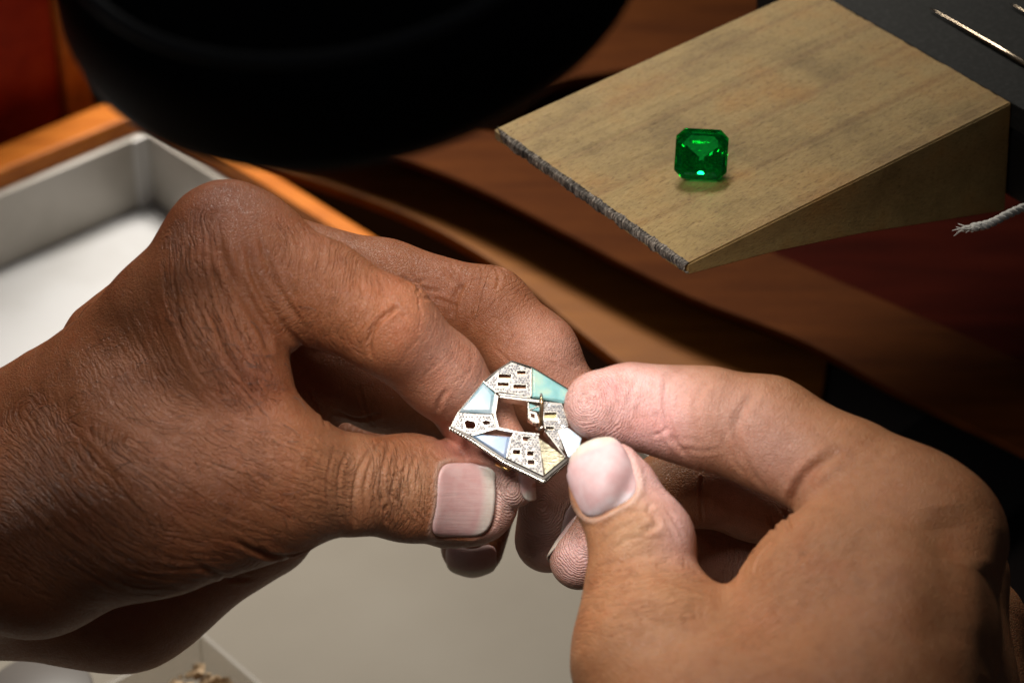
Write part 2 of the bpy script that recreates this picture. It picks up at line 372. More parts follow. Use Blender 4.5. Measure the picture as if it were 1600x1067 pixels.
# emerald: square step cut resting on its pavilion
em, t_, b_ = mat('emerald')
for n_ in list(t_.nodes):
    if n_.type == 'BSDF_PRINCIPLED': t_.nodes.remove(n_)
out = [n_ for n_ in t_.nodes if n_.type == 'OUTPUT_MATERIAL'][0]
gl = N(t_, 'ShaderNodeBsdfGlass'); gl.inputs['Color'].default_value = (.14, .92, .52, 1); gl.inputs['IOR'].default_value = 1.58; gl.inputs['Roughness'].default_value = 0
df = N(t_, 'ShaderNodeBsdfTranslucent'); df.inputs['Color'].default_value = (.005, .55, .22, 1)
mx = N(t_, 'ShaderNodeMixShader'); inc = ramp(t_, noise(t_, coords(t_), 420, 6, .7, 1.5), [(.48, (.01,) * 3), (.72, (.22,) * 3)])
t_.links.new(inc, mx.inputs[0]); t_.links.new(gl.outputs[0], mx.inputs[1]); t_.links.new(df.outputs[0], mx.inputs[2]); t_.links.new(mx.outputs[0], out.inputs['Surface'])
va = N(t_, 'ShaderNodeVolumeAbsorption'); va.inputs['Color'].default_value = (.02, .86, .50, 1); va.inputs['Density'].default_value = 55; t_.links.new(va.outputs[0], out.inputs['Volume'])
ez = TCv = -FWD * .80 + eZ * .42 + RGT * -.05; ez = ez / np.linalg.norm(ez)
ex = RGT * .995 + UPV * -.085; ex = ex - ez * (ex @ ez); ex /= np.linalg.norm(ex); ey = np.cross(ez, ex)
rings = [(3.3, 1.0, 1.60), (4.2, 1.3, 1.25), (4.9, 1.55, .72), (5.4, 1.75, .12), (5.4, 1.75, -.12), (4.6, 1.5, -1.35), (3.5, 1.15, -2.65), (2.2, .75, -3.9), (.5, .15, -5.3)]
def octa(a, c): return [(a, a - c), (a - c, a), (c - a, a), (-a, a - c), (-a, c - a), (c - a, -a), (a - c, -a), (a, c - a)]
ev = [(x * .98, y * 1.0, z) for a, c, z in rings for x, y in octa(a, c)]
NO = 8; ef = [list(range(NO)), list(range(len(ev) - 1, len(ev) - NO - 1, -1))]
for r_ in range(len(rings) - 1):
    for k in range(NO): ef.append([r_ * NO + k, (r_ + 1) * NO + k, (r_ + 1) * NO + (k + 1) % NO, r_ * NO + (k + 1) % NO])
vE = ray(1096, 241)
tE = (Bt - CAMP) @ eZ / (vE @ eZ)
low = min(x * (ex @ eZ) + y * (ey @ eZ) + z * (ez @ eZ) for x, y, z in ev)
cE = CAMP + vE * (tE + (-low + .05) / (vE @ eZ))
eo = mesh_obj('emerald', ev, ef, em); frame(eo, cE, ex, ey, ez); recalc(eo)
tag(eo, "square step-cut green emerald with cut corners resting on the wooden block", 'gemstone')

# lamp head hanging above the work
black = simple('black_enamel', (.0012, .0012, .0013), .5, 0, **{'Specular IOR Level': .12})
lampc = P(553, -84, 118)
ax = np.array([-.16, -.29, 1.0]); ax /= np.linalg.norm(ax)
lamp = empty('work_lamp', lampc, "large round black lamp head hanging over the hands at the top", 'lamp')
la = np.cross(ax, [0, 1, 0]); la /= np.linalg.norm(la); lb = np.cross(ax, la)
def lathe(name, prof, m, par, o, c, n=96, smooth=True):
    V_ = []; F_ = []
    for r_, z_ in prof:
        for k in range(n): q_ = 2 * math.pi * k / n; V_.append(c + ax * z_ + (la * math.cos(q_) + lb * math.sin(q_)) * r_)
    for i in range(len(prof) - 1):
        for k in range(n): F_.append([i * n + k, i * n + (k + 1) % n, (i + 1) * n + (k + 1) % n, (i + 1) * n + k])
    return recalc(mesh_obj(name, V_, F_, m, par, o, smooth))
lathe('shade', [(35, -1), (41.0, -1.6), (42.3, -.4), (42.6, 2), (41.4, 12), (39.5, 15), (34, 18.5), (20, 23), (.1, 25)], black, lamp, lampc, lampc)
lathe('rim_ring', [(39.0, 15.6), (39.8, 16.2), (39.4, 17.2), (38.2, 17.6), (37.5, 16.6)], simple('rim_highlight', (.03, .03, .032), .45, 0, **{'Specular IOR Level': .3}), lamp, lampc, lampc)  # lighter grey paints the highlight arc into the rim's colour
df_, t_, b_ = mat('lamp_diffuser'); b_.inputs['Base Color'].default_value = (.8, .8, .78, 1)
b_.inputs['Emission Color'].default_value = (1, .97, .93, 1); b_.inputs['Emission Strength'].default_value = 3
lathe('diffuser', [(34.8, -.6), (20, -1.1), (.1, -1.3)], df_, lamp, lampc, lampc)

# clear box and a small jar on the tray floor, close to the viewer
clear, t_, b_ = mat('clear_plastic'); b_.inputs['Base Color'].default_value = (.62, .60, .56, 1); b_.inputs['Roughness'].default_value = .2
out_ = [n_ for n_ in t_.nodes if n_.type == 'OUTPUT_MATERIAL'][0]; tr_ = N(t_, 'ShaderNodeBsdfTransparent'); tr_.inputs[0].default_value = (.93, .92, .90, 1)
mx_ = N(t_, 'ShaderNodeMixShader'); mx_.inputs[0].default_value = .22
t_.links.new(tr_.outputs[0], mx_.inputs[1]); t_.links.new(b_.outputs[0], mx_.inputs[2]); t_.links.new(mx_.outputs[0], out_.inputs['Surface'])
c0 = on_z(318, 985, 16); c1 = on_z(450, 1100, 16); e1 = c1 - c0; e1[2] = 0; e1 /= np.linalg.norm(e1); e2 = np.cross(Z, e1) * -1
if e2[0] > 0: e2 = -e2
c0 = c0 - Z * 16
pb = empty('plastic_box', c0 + e1 * 25 + e2 * 20, "clear plastic box of metal scraps at the bottom edge under the left hand", 'box'); po = c0 + e1 * 25 + e2 * 20
def pbox(name, a0, a1, b0, b1, z0, z1, m, bv=.4):
    t = [c0 + e1 * a + e2 * b + Z * z1 for a, b in ((a0, b0), (a1, b0), (a1, b1), (a0, b1))]
    return prism(name, t, [p - Z * (z1 - z0) for p in t], m, pb, po, bv)
pbox('base', 0, 50, 0, 36, .4, 2, clear)
for a0, a1, b0, b1 in ((0, 50, 0, 1.6), (0, 50, 34.4, 36), (0, 1.6, 1.7, 34.3), (48.4, 50, 1.7, 34.3)): pbox('side', a0, a1, b0, b1, 2.1, 16, clear)
bm = bmesh.new()
for k in range(420):
    p = c0 + e1 * rng.uniform(3, 47) + e2 * rng.uniform(3, 33) + Z * rng.uniform(2.6, 11); r_ = rng.uniform(.6, 2.2)
    M_ = Matrix.Translation(Vector(p - po) * MM) @ Matrix.Rotation(rng.uniform(0, 6), 4, Vector(rng.normal(0, 1, 3))) @ Matrix.Diagonal((r_ * MM, r_ * .5 * MM, r_ * .25 * MM, 1))
    bmesh.ops.create_cube(bm, size=2, matrix=M_)
me = bpy.data.meshes.new('metal_scrap'); bm.to_mesh(me); bm.free(); me.materials.append(simple('brass_scrap', (.42, .30, .18), .5, .3))
sc = bpy.data.objects.new('metal_scrap', me); COL.objects.link(sc); sc.parent = pb; sc['kind'] = 'stuff'
jc = on_z(62, 1075, 14); ax = Z; la = RGT; lb = np.array([0, 1.0, 0])
jar = empty('jar', jc - Z * 14, "round jar with a dark grey lid at the bottom left corner", 'jar')
lathe('body', [(.1, -13.6), (11, -13.6), (11.3, -13), (11.3, -3), (.1, -3)], clear, jar, jc - Z * 14, jc)
lathe('lid', [(.1, -2.9), (12, -2.9), (12.2, -2.4), (12.2, -.5), (11.6, 0), (.1, 0)], simple('grey_lid', (.10, .09, .08), .5), jar, jc - Z * 14, jc)
# ------------------------------------------------------------------ flesh: a signed distance field turned into one mesh
class Chain:
    """tapered bone chain; pts = [(px,py,h,r_px)], r in photo pixels. flat=(n,s): thinner along n by s"""
    def __init__(self, pts, k=3.0, flat=None):
        self.p = np.array([P(a, b, c) for a, b, c, d in pts]); self.r = np.array([d * (D0 - c) / FPX for a, b, c, d in pts])
        self.k = k; self.flat = flat
    def segs(self):
        return [(self.p[i], self.p[i + 1], self.r[i], self.r[i + 1]) for i in range(len(self.p) - 1)]
def seg_d(x, a, b, ra, rb, flat):
    ab = b - a; L = float(ab @ ab); w = x - a.astype(np.float32)
    t = np.clip((w @ ab.astype(np.float32)) / np.float32(L), 0, 1)
    q = w - t[:, None] * ab.astype(np.float32)
    d2 = np.einsum('ij,ij->i', q, q)
    if flat is not None:
        n, s = flat; d2 = d2 + (s * s - 1) * (q @ np.asarray(n, np.float32)) ** 2
    return np.sqrt(d2) - (np.float32(ra) + np.float32(rb - ra) * t)
def smin(a, b, k):
    h = np.clip(0.5 + 0.5 * (b - a) / k, 0, 1)
    return b + (a - b) * h - k * h * (1 - h)
class Hand:
    """body: list of Chain blended widely; fingers: list of (Chain, base_point, k_base, r_in, r_out, k_tip)"""
    def __init__(self, body, fingers, kbody=11): self.body = body; self.fingers = fingers; self.kb = kbody
    def allsegs(self):
        for c in self.body: yield from c.segs()
        for f in self.fingers: yield from f[0].segs()
    def __call__(self, x, cull=None):
        x = np.asarray(x, np.float32); d = np.full(len(x), 50, np.float32)
        def chain(c, dd, k0):
            for s in c.segs():
                if cull is not None:
                    ctr, rad = cull
                    e = seg_d(ctr[None, :].astype(np.float32), *s, None)[0]
                    if e - rad > 14 and (c.flat is None or e / c.flat[1] - rad > 14): continue
                dd = smin(seg_d(x, *s, c.flat), dd, k0)
            return dd
        for c in self.body: d = chain(c, d, self.kb)
        for c, base, kb, r0, r1, kt in self.fingers:
            f = chain(c, np.full(len(x), 50, np.float32), c.k)
            u = np.clip((np.linalg.norm(x - base.astype(np.float32), axis=1) - r0) / (r1 - r0), 0, 1)
            u = u * u * (3 - 2 * u)
            d = smin(f, d, (kb + (kt - kb) * u).astype(np.float32))
        return d
    def grad(self, x, e=.15):
        x = np.asarray(x, np.float32); g = np.zeros_like(x)
        for s in ((1, 1, 1), (1, -1, -1), (-1, 1, -1), (-1, -1, 1)):
            s = np.array(s, np.float32); g += s * self(x + e * s)[:, None]
        return g / (np.linalg.norm(g, axis=1)[:, None] + 1e-9)
    def cast(self, px, py):
        """first surface point seen at photo pixels (arrays)"""
        px = np.atleast_1d(px); py = np.atleast_1d(py)
        v = np.array([ray(a, b) for a, b in zip(px, py)]); x = CAMP + v * 370.0
        for _ in range(90): x = x + v * np.minimum(self(x)[:, None] * .8, 6)
        return x, np.abs(self(x)) < .6
    def mesh(self, vox=.7, blk=8):
        pts = np.array([s[i] for s in self.allsegs() for i in (0, 1)]); rm = max(max(s[2], s[3]) for s in self.allsegs())
        lo = pts.min(0) - rm - 3; hi = pts.max(0) + rm + 3
        nb = np.ceil((hi - lo) / (vox * blk)).astype(int); n = nb * blk + 1
        A = np.full(n, 9, np.float32)
        sup = 5                                                      # super-blocks share culling
        off = np.stack(np.meshgrid(*[np.arange(blk + 1)] * 3, indexing='ij'), -1).reshape(-1, 3)
        for bi in range(0, nb[0], sup):
            for bj in range(0, nb[1], sup):
                for bk in range(0, nb[2], sup):
                    B = np.stack(np.meshgrid(np.arange(bi, min(bi + sup, nb[0])), np.arange(bj, min(bj + sup, nb[1])),
                                             np.arange(bk, min(bk + sup, nb[2])), indexing='ij'), -1).reshape(-1, 3)
                    ctr = lo + (B + .5) * blk * vox; mid = ctr.mean(0); rad = np.linalg.norm(ctr - mid, axis=1).max() + blk * vox
                    d = self(ctr, (mid, rad)); keep = np.abs(d) < blk * vox * 1.25
                    for b, dd in zip(B[~keep], d[~keep]):
                        A[b[0] * blk:b[0] * blk + blk + 1, b[1] * blk:b[1] * blk + blk + 1, b[2] * blk:b[2] * blk + blk + 1] = dd
                    if not keep.any(): continue
                    I = (B[keep][:, None, :] * blk + off[None]).reshape(-1, 3)
                    A[I[:, 0], I[:, 1], I[:, 2]] = self(lo + I * vox, (mid, rad))
        s = A < 0
        c = np.zeros(np.array(n) - 1, np.uint8)
        for i in (0, 1):
            for j in (0, 1):
                for k in (0, 1): c += s[i:n[0] - 1 + i, j:n[1] - 1 + j, k:n[2] - 1 + k]
        idx = np.argwhere((c > 0) & (c < 8)); ids = np.full(c.shape, -1, np.int32); ids[tuple(idx.T)] = np.arange(len(idx))
        acc = np.zeros((len(idx), 3)); cnt = np.zeros(len(idx))
        for ax in range(3):
            o1, o2 = [a for a in range(3) if a != ax]
            for i in (0, 1):
                for j in (0, 1):
                    p = idx.copy(); p[:, o1] += i; p[:, o2] += j; q = p.copy(); q[:, ax] += 1
                    a = A[tuple(p.T)]; b = A[tuple(q.T)]; m = (a < 0) != (b < 0)
                    t = a[m] / (a[m] - b[m]); e = p[m].astype(float); e[:, ax] += t; acc[m] += e; cnt[m] += 1
        V = lo + acc / cnt[:, None] * vox
        F = []
        for ax in range(3):
            o1, o2 = (ax + 1) % 3, (ax + 2) % 3
            sl0 = [slice(None)] * 3; sl1 = [slice(None)] * 3; sl0[ax] = slice(0, -1); sl1[ax] = slice(1, None)
            e = np.argwhere(s[tuple(sl0)] != s[tuple(sl1)])
            e = e[(e[:, o1] > 0) & (e[:, o2] > 0)]
            flip = s[tuple(e.T)]
            q = []
            for i, j in ((1, 1), (0, 1), (0, 0), (1, 0)):
                r = e.copy(); r[:, o1] -= i; r[:, o2] -= j; q.append(ids[tuple(r.T)])
            q = np.stack(q, 1); q[~flip] = q[~flip][:, ::-1]; F.append(q)
        F = np.concatenate(F); F = F[(F >= 0).all(1)]
        for _ in range(3): V = V - self.grad(V) * self(V)[:, None] * .8
        return V, F

def line_disp(V, polys, disp, mask=None):
    """press (a<0) or raise lines into the skin; polys = [(3D polyline, depth mm, width mm)]"""
    for L, a, w in polys:
        lo = L.min(0) - 3.2 * w; hi = L.max(0) + 3.2 * w
        I = np.nonzero(((V > lo) & (V < hi)).all(1))[0]
        if not len(I): continue
        x = V[I]; best = np.full(len(I), 1e9); tt = np.zeros(len(I)); n = len(L) - 1
        for i in range(n):
            ab = L[i + 1] - L[i]; q = x - L[i]; t = np.clip(q @ ab / (ab @ ab + 1e-9), 0, 1)
            d = np.linalg.norm(q - t[:, None] * ab, axis=1); m = d < best; best[m] = d[m]; tt[m] = (i + t[m]) / n
        env = np.clip(np.sin(np.pi * np.clip(tt, .0, 1)) * 2.2, 0, 1)
        f = np.exp(-(best / w) ** 2) - .38 * np.exp(-((best - 2.0 * w) / (.9 * w)) ** 2)
        disp[I] += a * f * env
        if mask is not None: mask[I] = np.maximum(mask[I], np.exp(-(best / (1.0 * w)) ** 2) * env * min(1, abs(a) / .35))

def pdist(V, L):
    d = np.full(len(V), 1e9)
    for a, b in zip(L[:-1], L[1:]):
        ab = b - a; q = V - a; t = np.clip(q @ ab / (ab @ ab + 1e-9), 0, 1); d = np.minimum(d, np.linalg.norm(q - t[:, None] * ab, axis=1))
    return d
def flow_field(hand, V, flows, joints):
    out = np.zeros((len(V), 3)); best = np.full(len(V), 1e9); J = [(P(x, y, h), r, w) for x, y, h, r, w in joints]; off = 0
    for c, *_ in hand.fingers:                                       # rings round every finger, deepest at its joints
        s0 = 0
        for a, b, ra, rb in c.segs():
            ab = b - a; L = np.linalg.norm(ab); q = V - a; t = np.clip(q @ ab / (ab @ ab), 0, 1)
            d = np.linalg.norm(q - t[:, None] * ab, axis=1) - (ra + (rb - ra) * t); m = (d < best) & (d < 2.2); best[m] = d[m]
            out[m, 0] = (s0 + t * L)[m] + off; out[m, 1] = .10 * np.clip((2.2 - d[m]) / 1.2, 0, 1); s0 += L
        off += 300
    jw = np.zeros(len(V))
    for x, r, w in J: jw = np.maximum(jw, w * np.exp(-(np.linalg.norm(V - x, axis=1) / r) ** 4))
    out[:, 1] = np.maximum(out[:, 1], jw * (best < 2.2))
    for A, B, w in flows:
        off += 300; la = hand.cast(*smoothline([(x, y, 0) for x, y in A], 14)[:, :2].T); lb = hand.cast(*smoothline([(x, y, 0) for x, y in B], 14)[:, :2].T)
        la = la[0][la[1]]; lb = lb[0][lb[1]]; dA = pdist(V, la); dB = pdist(V, lb); span = np.linalg.norm(la[:, None] - lb[None], axis=2).min(1).mean()
        ww = w * np.clip((1.45 - (dA + dB) / span) / .35, 0, 1); m = ww > out[:, 1]
        out[m, 0] = (dA / (dA + dB + 1e-6) * span)[m] + off; out[m, 1] = ww[m]
    return out

class Nail:
    """c: px centre, ax: px direction towards the tip, half width / length in px"""
    def __init__(self, hand, c, ax, hw, hl, curve=.35, over=.0, normal=None, e=3.6):
        self.e = e
        if len(c) == 3:                                              # from a point inside the finger out along the normal
            x = P(*c); nn = np.asarray(normal, float); nn = nn / np.linalg.norm(nn)
            for _ in range(60): x = x - nn * float(hand(x[None])[0]) * .8
            self.c = x
        else: self.c = hand.cast([c[0]], [c[1]])[0][0]
        n = hand.grad(self.c[None])[0] if normal is None else np.asarray(normal, float); n /= np.linalg.norm(n)
        a = ax[0] * RGT - ax[1] * UPV + (ax[2] * -FWD if len(ax) > 2 else 0)
        a = a - n * (a @ n); a /= np.linalg.norm(a)
        self.n, self.a, self.s = n, a, np.cross(n, a); d = (self.c - CAMP) @ FWD / FPX
        self.hw, self.hl = hw * d, hl * d; self.over = over * d; self.curve = curve
    def uv(self, x):
        q = x - self.c; return (q @ self.s) / self.hw, (q @ self.a) / self.hl, q @ self.n
    def shape(self, x):
        """<0 inside outline; rounded cuticle end, straighter sides"""
        u, v, w = self.uv(x)
        r = (np.abs(u) ** self.e + np.abs(np.where(v < 0, v, v * .8)) ** self.e) ** (1 / self.e) - 1
        return r * self.hw, np.abs(w) < self.hw * 1.1

def build_hand(name, hand, label, creases, nails, tint, base_mat, loc, vox, flows, joints, prints, lumps=.25, ridges=()):
    V, F = hand.mesh(vox)
    me = bpy.data.meshes.new(name)
    me.from_pydata(V.tolist(), [], F.tolist()); me.update()
    tmp = bpy.data.objects.new(name, me); COL.objects.link(tmp)
    md = tmp.modifiers.new('s', 'SUBSURF'); md.levels = 1; md.render_levels = 1
    dg = bpy.context.evaluated_depsgraph_get(); me2 = bpy.data.meshes.new_from_object(tmp.evaluated_get(dg))
    bpy.data.objects.remove(tmp); bpy.data.meshes.remove(me)
    me = me2; me.name = name; n = len(me.vertices)
    V = np.empty(n * 3); me.vertices.foreach_get('co', V); V = V.reshape(-1, 3)
    Nn = hand.grad(V); disp = np.zeros(n); mask = np.zeros(n)
    # soft lumps: tendons and flesh are never a perfect tube
    for f, a in ((.09, .5), (.21, .25), (.47, .12)):
        ph = rng.uniform(0, 6.28, (5, 1)); kv = rng.normal(0, 1, (5, 3)); kv /= np.linalg.norm(kv, axis=1)[:, None]
        disp += lumps * a * np.sin(V @ kv.T * f * 2 * np.pi * .5 + ph.T).mean(1)
    line_disp(V, creases, disp, mask)
    for L, a, w in ridges: line_disp(V, [(L, a, w)], disp)
    for nl in nails:
        r, near = nl.shape(V); u, v, w = nl.uv(V); m = near & (r < 3.5)
        fold = np.clip(1 - np.clip((v - .55) / .5, 0, 1), 0, 1)      # folds run along the sides and the cuticle, not the free edge
        disp[m] += (np.where(r < 0, -.45 * np.clip(-r / .5, 0, 1), 0) + .24 * fold * np.exp(-((r - .6) / .45) ** 2))[m]
    flow = flow_field(hand, V, flows, joints)
    E = np.empty(len(me.edges) * 2, np.int32); me.edges.foreach_get('vertices', E); E = E.reshape(-1, 2)
    jump = np.abs(flow[E[:, 0], 0] - flow[E[:, 1], 0]) > 2.5; f = np.ones(n); f[E[jump].ravel()] = 0
    for _ in range(7):                                               # creases die out where two flow patterns meet
        g = f.copy(); np.minimum.at(g, E[:, 0], f[E[:, 1]] + .15); np.minimum.at(g, E[:, 1], f[E[:, 0]] + .15); f = g
    flow[:, 1] *= f
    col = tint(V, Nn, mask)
    pr = np.zeros((n, 3))
    for x, y, h, sx_, rr in prints:                                  # fingerprint ridges: arcs round a core
        q = V - P(x, y, h); d = np.linalg.norm(q * np.array([1, 1, 1]), axis=1); w = np.clip(1.6 - d / rr, 0, 1); m = w > pr[:, 1]
        q2 = q - (np.array([0, 0, 1.]) * 2); pr[m, 0] = np.sqrt((q2[m] @ RGT * sx_) ** 2 + (q2[m] @ UPV) ** 2 + (q2[m] @ FWD * .6) ** 2); pr[m, 1] = w[m]
    for nl in nails:                                                 # dry pale skin along the cuticle
        r, near = nl.shape(V); u, v, w = nl.uv(V); m = near & (r > -.1) & (r < 1.6)
        k = (np.exp(-((r - .45) / .38) ** 2) * np.clip(.2 - v, 0, 1) * .45)[m][:, None]; col[m] = col[m] * (1 - k) + np.array([.60, .45, .37]) * k
    V = V + Nn * disp[:, None]
    me.vertices.foreach_set('co', ((V - loc) * MM).ravel()); me.update()
    me.polygons.foreach_set('use_smooth', np.ones(len(me.polygons), bool))
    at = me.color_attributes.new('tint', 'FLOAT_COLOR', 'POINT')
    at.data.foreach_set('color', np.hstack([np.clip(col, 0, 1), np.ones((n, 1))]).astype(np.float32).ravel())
    fa = me.attributes.new('flow', 'FLOAT_VECTOR', 'POINT'); fa.data.foreach_set('vector', flow.astype(np.float32).ravel())
    pa = me.attributes.new('print', 'FLOAT_VECTOR', 'POINT'); pa.data.foreach_set('vector', pr.astype(np.float32).ravel())
    me.materials.clear(); me.materials.append(base_mat)
    o = bpy.data.objects.new(name, me); COL.objects.link(o); o.location = Vector(loc) * MM
    tag(o, label, 'hand', 'hands of the jeweller')
    print(name, n, 'verts')
    return o
def build_nail(hand_o, hand, nl, loc, material, label=None, nu=26, nv=26, lift=.12):
    """a thin curved plate lying in its bed, thick 0.45 mm"""
    top = []; keep = []
    uu = np.linspace(-1, 1, nu); vv = np.linspace(-1, 1.0, nv)
    G = np.array([(u, v) for v in vv for u in uu])
    # square to superellipse
    def sq(u, v):
        e = nl.e; k = np.maximum(np.abs(u), np.abs(v)); l = (np.abs(u) ** e + np.abs(v) ** e) ** (1 / e) + 1e-9
        f = k / l; return u * f, v * f
    us, vs = sq(G[:, 0], G[:, 1])
    X = nl.c + np.outer(us * nl.hw, nl.s) + np.outer(vs * nl.hl + np.where(vs > 0, vs, 0) * nl.over, nl.a) + nl.n * 9
    for _ in range(40):
        d = hand(X.astype(np.float32)); X = X - nl.n * np.clip(d * .8, -.5, 3)[:, None]
    # smooth fitted sheet: quadratic in u,v
    hgt = (X - nl.c) @ nl.n; ok = np.abs(hand(X)) < .4
    M = np.stack([np.ones_like(us), us, vs, us * us, vs * vs, us * vs], 1)
    inn = ok & (np.abs(us) < .93) & (vs < .9)
    co, *_ = np.linalg.lstsq(M[inn], hgt[inn], rcond=None)
    co[3] *= .8; hq = M @ co
    X = X + np.outer(np.where(ok, np.maximum(hq, hgt - .3), hq) - hgt, nl.n)
    edge = np.maximum(np.abs(us), -vs)
    X = X + np.outer(lift - .34 * np.clip((edge - .8) / .2, 0, 1) ** 2, nl.n)
    Y = X - nl.n * .42
    m = nu * nv; Fc = []
    for j in range(nv - 1):
        for i in range(nu - 1):
            a = j * nu + i; Fc.append([a, a + 1, a + nu + 1, a + nu]); Fc.append([m + a, m + a + nu, m + a + nu + 1, m + a + 1])
    rim = [i for i in range(nu)] + [j * nu + nu - 1 for j in range(1, nv)] + [(nv - 1) * nu + i for i in range(nu - 2, -1, -1)] + [j * nu for j in range(nv - 2, 0, -1)]
    for a, b in zip(rim, rim[1:] + rim[:1]): Fc.append([a, m + a, m + b, b])
    o = mesh_obj('fingernail', np.vstack([X, Y]), Fc, material, hand_o, loc, True)
    uvl = np.stack([us, vs, np.zeros_like(us)], 1); uvl = np.vstack([uvl, uvl])
    at = o.data.attributes.new('nail', 'FLOAT_VECTOR', 'POINT'); at.data.foreach_set('vector', uvl.astype(np.float32).ravel())
    if label: o['label'] = label
    return o
def nail_mat(name, bed, tip, lun, tipv=.72, lunv=-.7, rough=.42, ridge=.5):
    m, t, b = mat(name); a = N(t, 'ShaderNodeAttribute'); a.attribute_name = 'nail'
    sx = N(t, 'ShaderNodeSeparateXYZ'); t.links.new(a.outputs['Vector'], sx.inputs[0])
    v = coords(t); nz = noise(t, v, 180, 4)
    vv = math_(t, 'ADD', sx.outputs['Y'], math_(t, 'MULTIPLY', math_(t, 'SUBTRACT', nz, .5), .10))
    vv = math_(t, 'SUBTRACT', vv, math_(t, 'MULTIPLY', math_(t, 'MULTIPLY', sx.outputs['X'], sx.outputs['X']), -.10))
    f = math_(t, 'ADD', math_(t, 'MULTIPLY', vv, .5), .5)
    lv = lunv * .5 + .5; tv = tipv * .5 + .5
    c = ramp(t, f, [(0, lun), (max(.01, lv - .03), lun), (lv + .05, bed), (tv - .10, bed), (tv + .03, tip), (1, tip)])
    blot = ramp(t, noise(t, v, 330, 3), [(.35, (.9, .78, .78)), (.6, (1, 1, 1))])
    t.links.new(mixc(t, .8, c, blot, 'MULTIPLY'), b.inputs['Base Color'])
    b.inputs['Roughness'].default_value = rough; b.inputs['Subsurface Weight'].default_value = .25
    b.inputs['Subsurface Radius'].default_value = (1, .5, .4); b.inputs['Subsurface Scale'].default_value = .0012
    b.inputs['Specular IOR Level'].default_value = .35
    # lengthwise ridges
    cx = N(t, 'ShaderNodeCombineXYZ'); t.links.new(sx.outputs['X'], cx.inputs[0])
    t.links.new(math_(t, 'MULTIPLY', sx.outputs['Y'], .05), cx.inputs[1])
    bump(t, b, noise(t, cx.outputs[0], 9, 4, .7), .00022, ridge)
    return m
# ------------------------------------------------------------------ the two hands

def chain(*p, k=3.0, flat=None): return Chain(p, k, flat)
LH = Hand([
    chain((345, 378, -2, 80), (248, 508, -2, 78), (150, 640, -8, 112), (-90, 800, -22, 185), (-420, 980, -30, 190)),
    chain((338, 440, 6, 72), (350, 575, 6, 80), (400, 735, 10, 92)),
    chain((200, 700, 4, 130), (40, 830, -2, 150)),
    chain((60, 850, 4, 130), (250, 795, 12, 116), (425, 757, 8, 92)),
    chain((-100, 880, -44, 150), (190, 905, -46, 128), (400, 810, -48, 98)),
    chain((330, 560, -32, 105), (440, 640, -50, 90)),
    chain((345, 400, -28, 74), (200, 560, -34, 110)),
], [
    (chain((355, 372, -2, 80), (400, 402, 0, 84), (500, 458, 4, 79), (608, 511, 7, 72), (690, 585, -2, 63), (742, 645, -9, 54), (775, 705, -6.5, 47), (805, 760, -6, 33)),
     P(380, 420, 0), 9, 14, 24, 1.0),
    (chain((430, 410, -32, 76), (600, 450, -30, 72), (764, 484, -26, 63), (834, 557, -24, 68), (874, 638, -25, 67), (870, 740, -32, 54), (857, 842, -36, 53)),
     P(430, 410, -32), 7, 12, 24, .9),
    (chain((430, 540, -48, 74), (600, 600, -50, 72), (735, 645, -58, 60), (770, 740, -60, 52), (738, 852, -54, 50)),
     P(430, 540, -48), 7, 14, 26, .9),
    (chain((400, 640, -72, 64), (560, 700, -78, 58), (660, 740, -76, 48), (640, 790, -70, 42)),
     P(400, 640, -72), 7, 14, 26, .9),
    (chain((300, 770, 10, 104), (425, 752, 8, 90), (540, 757, 3, 77), (640, 762, -4, 81), (715, 774, -9, 80), (746, 783, -9, 64), k=2.5, flat=(TC, 1.22)),
     P(390, 750, 8), 10, 14, 26, .9),
], 10)
RH = Hand([
    chain((1462, 846, 22, 96), (1400, 1000, 34, 140), (1330, 1200, 46, 190), (1280, 1450, 52, 190)),
    chain((1400, 800, 20, 90), (1290, 930, 26, 110), (1180, 1080, 30, 120)),
    chain((1030, 1030, 30, 118), (1120, 1200, 40, 170), (1200, 1420, 48, 180)),
    chain((1500, 905, 2, 66), (1480, 1100, 12, 120)),
    chain((1530, 980, -20, 66), (1500, 1150, -8, 120)),
    chain((1400, 960, -14, 90), (1300, 1120, 0, 150)),
], [
    (chain((937, 634, 9, 56), (985, 634, 8, 62), (1050, 645, 8, 68), (1105, 654, 9, 76), (1195, 675, 10, 84), (1330, 748, 16, 88), (1458, 842, 22, 96)),
     P(1440, 840, 20), 9, 14, 26, 1.0),
    (chain((905, 874, -14, 47), (985, 796, -17, 60), (1080, 752, -24, 66), (1180, 782, -30, 60), (1300, 812, -26, 62), (1490, 900, 0, 70)),
     P(1480, 890, 0), 7, 16, 28, .8),
    (chain((955, 945, -36, 46), (1085, 878, -42, 58), (1250, 875, -44, 62), (1520, 970, -20, 66)),
     P(1510, 970, -20), 7, 16, 28, .8),
    (chain((1010, 990, -56, 40), (1120, 980, -60, 46), (1260, 985, -60, 52), (1500, 1060, -36, 60)),
     P(1490, 1060, -36), 7, 16, 28, .8),
    (chain((940, 738, 20, 55), (962, 772, 20, 64), (1003, 848, 22, 80), (1004, 930, 24, 88), (1020, 1030, 30, 112), k=2.5, flat=(TC, 1.25)),
     P(1020, 1020, 30), 10, 12, 24, .9),
], 10)

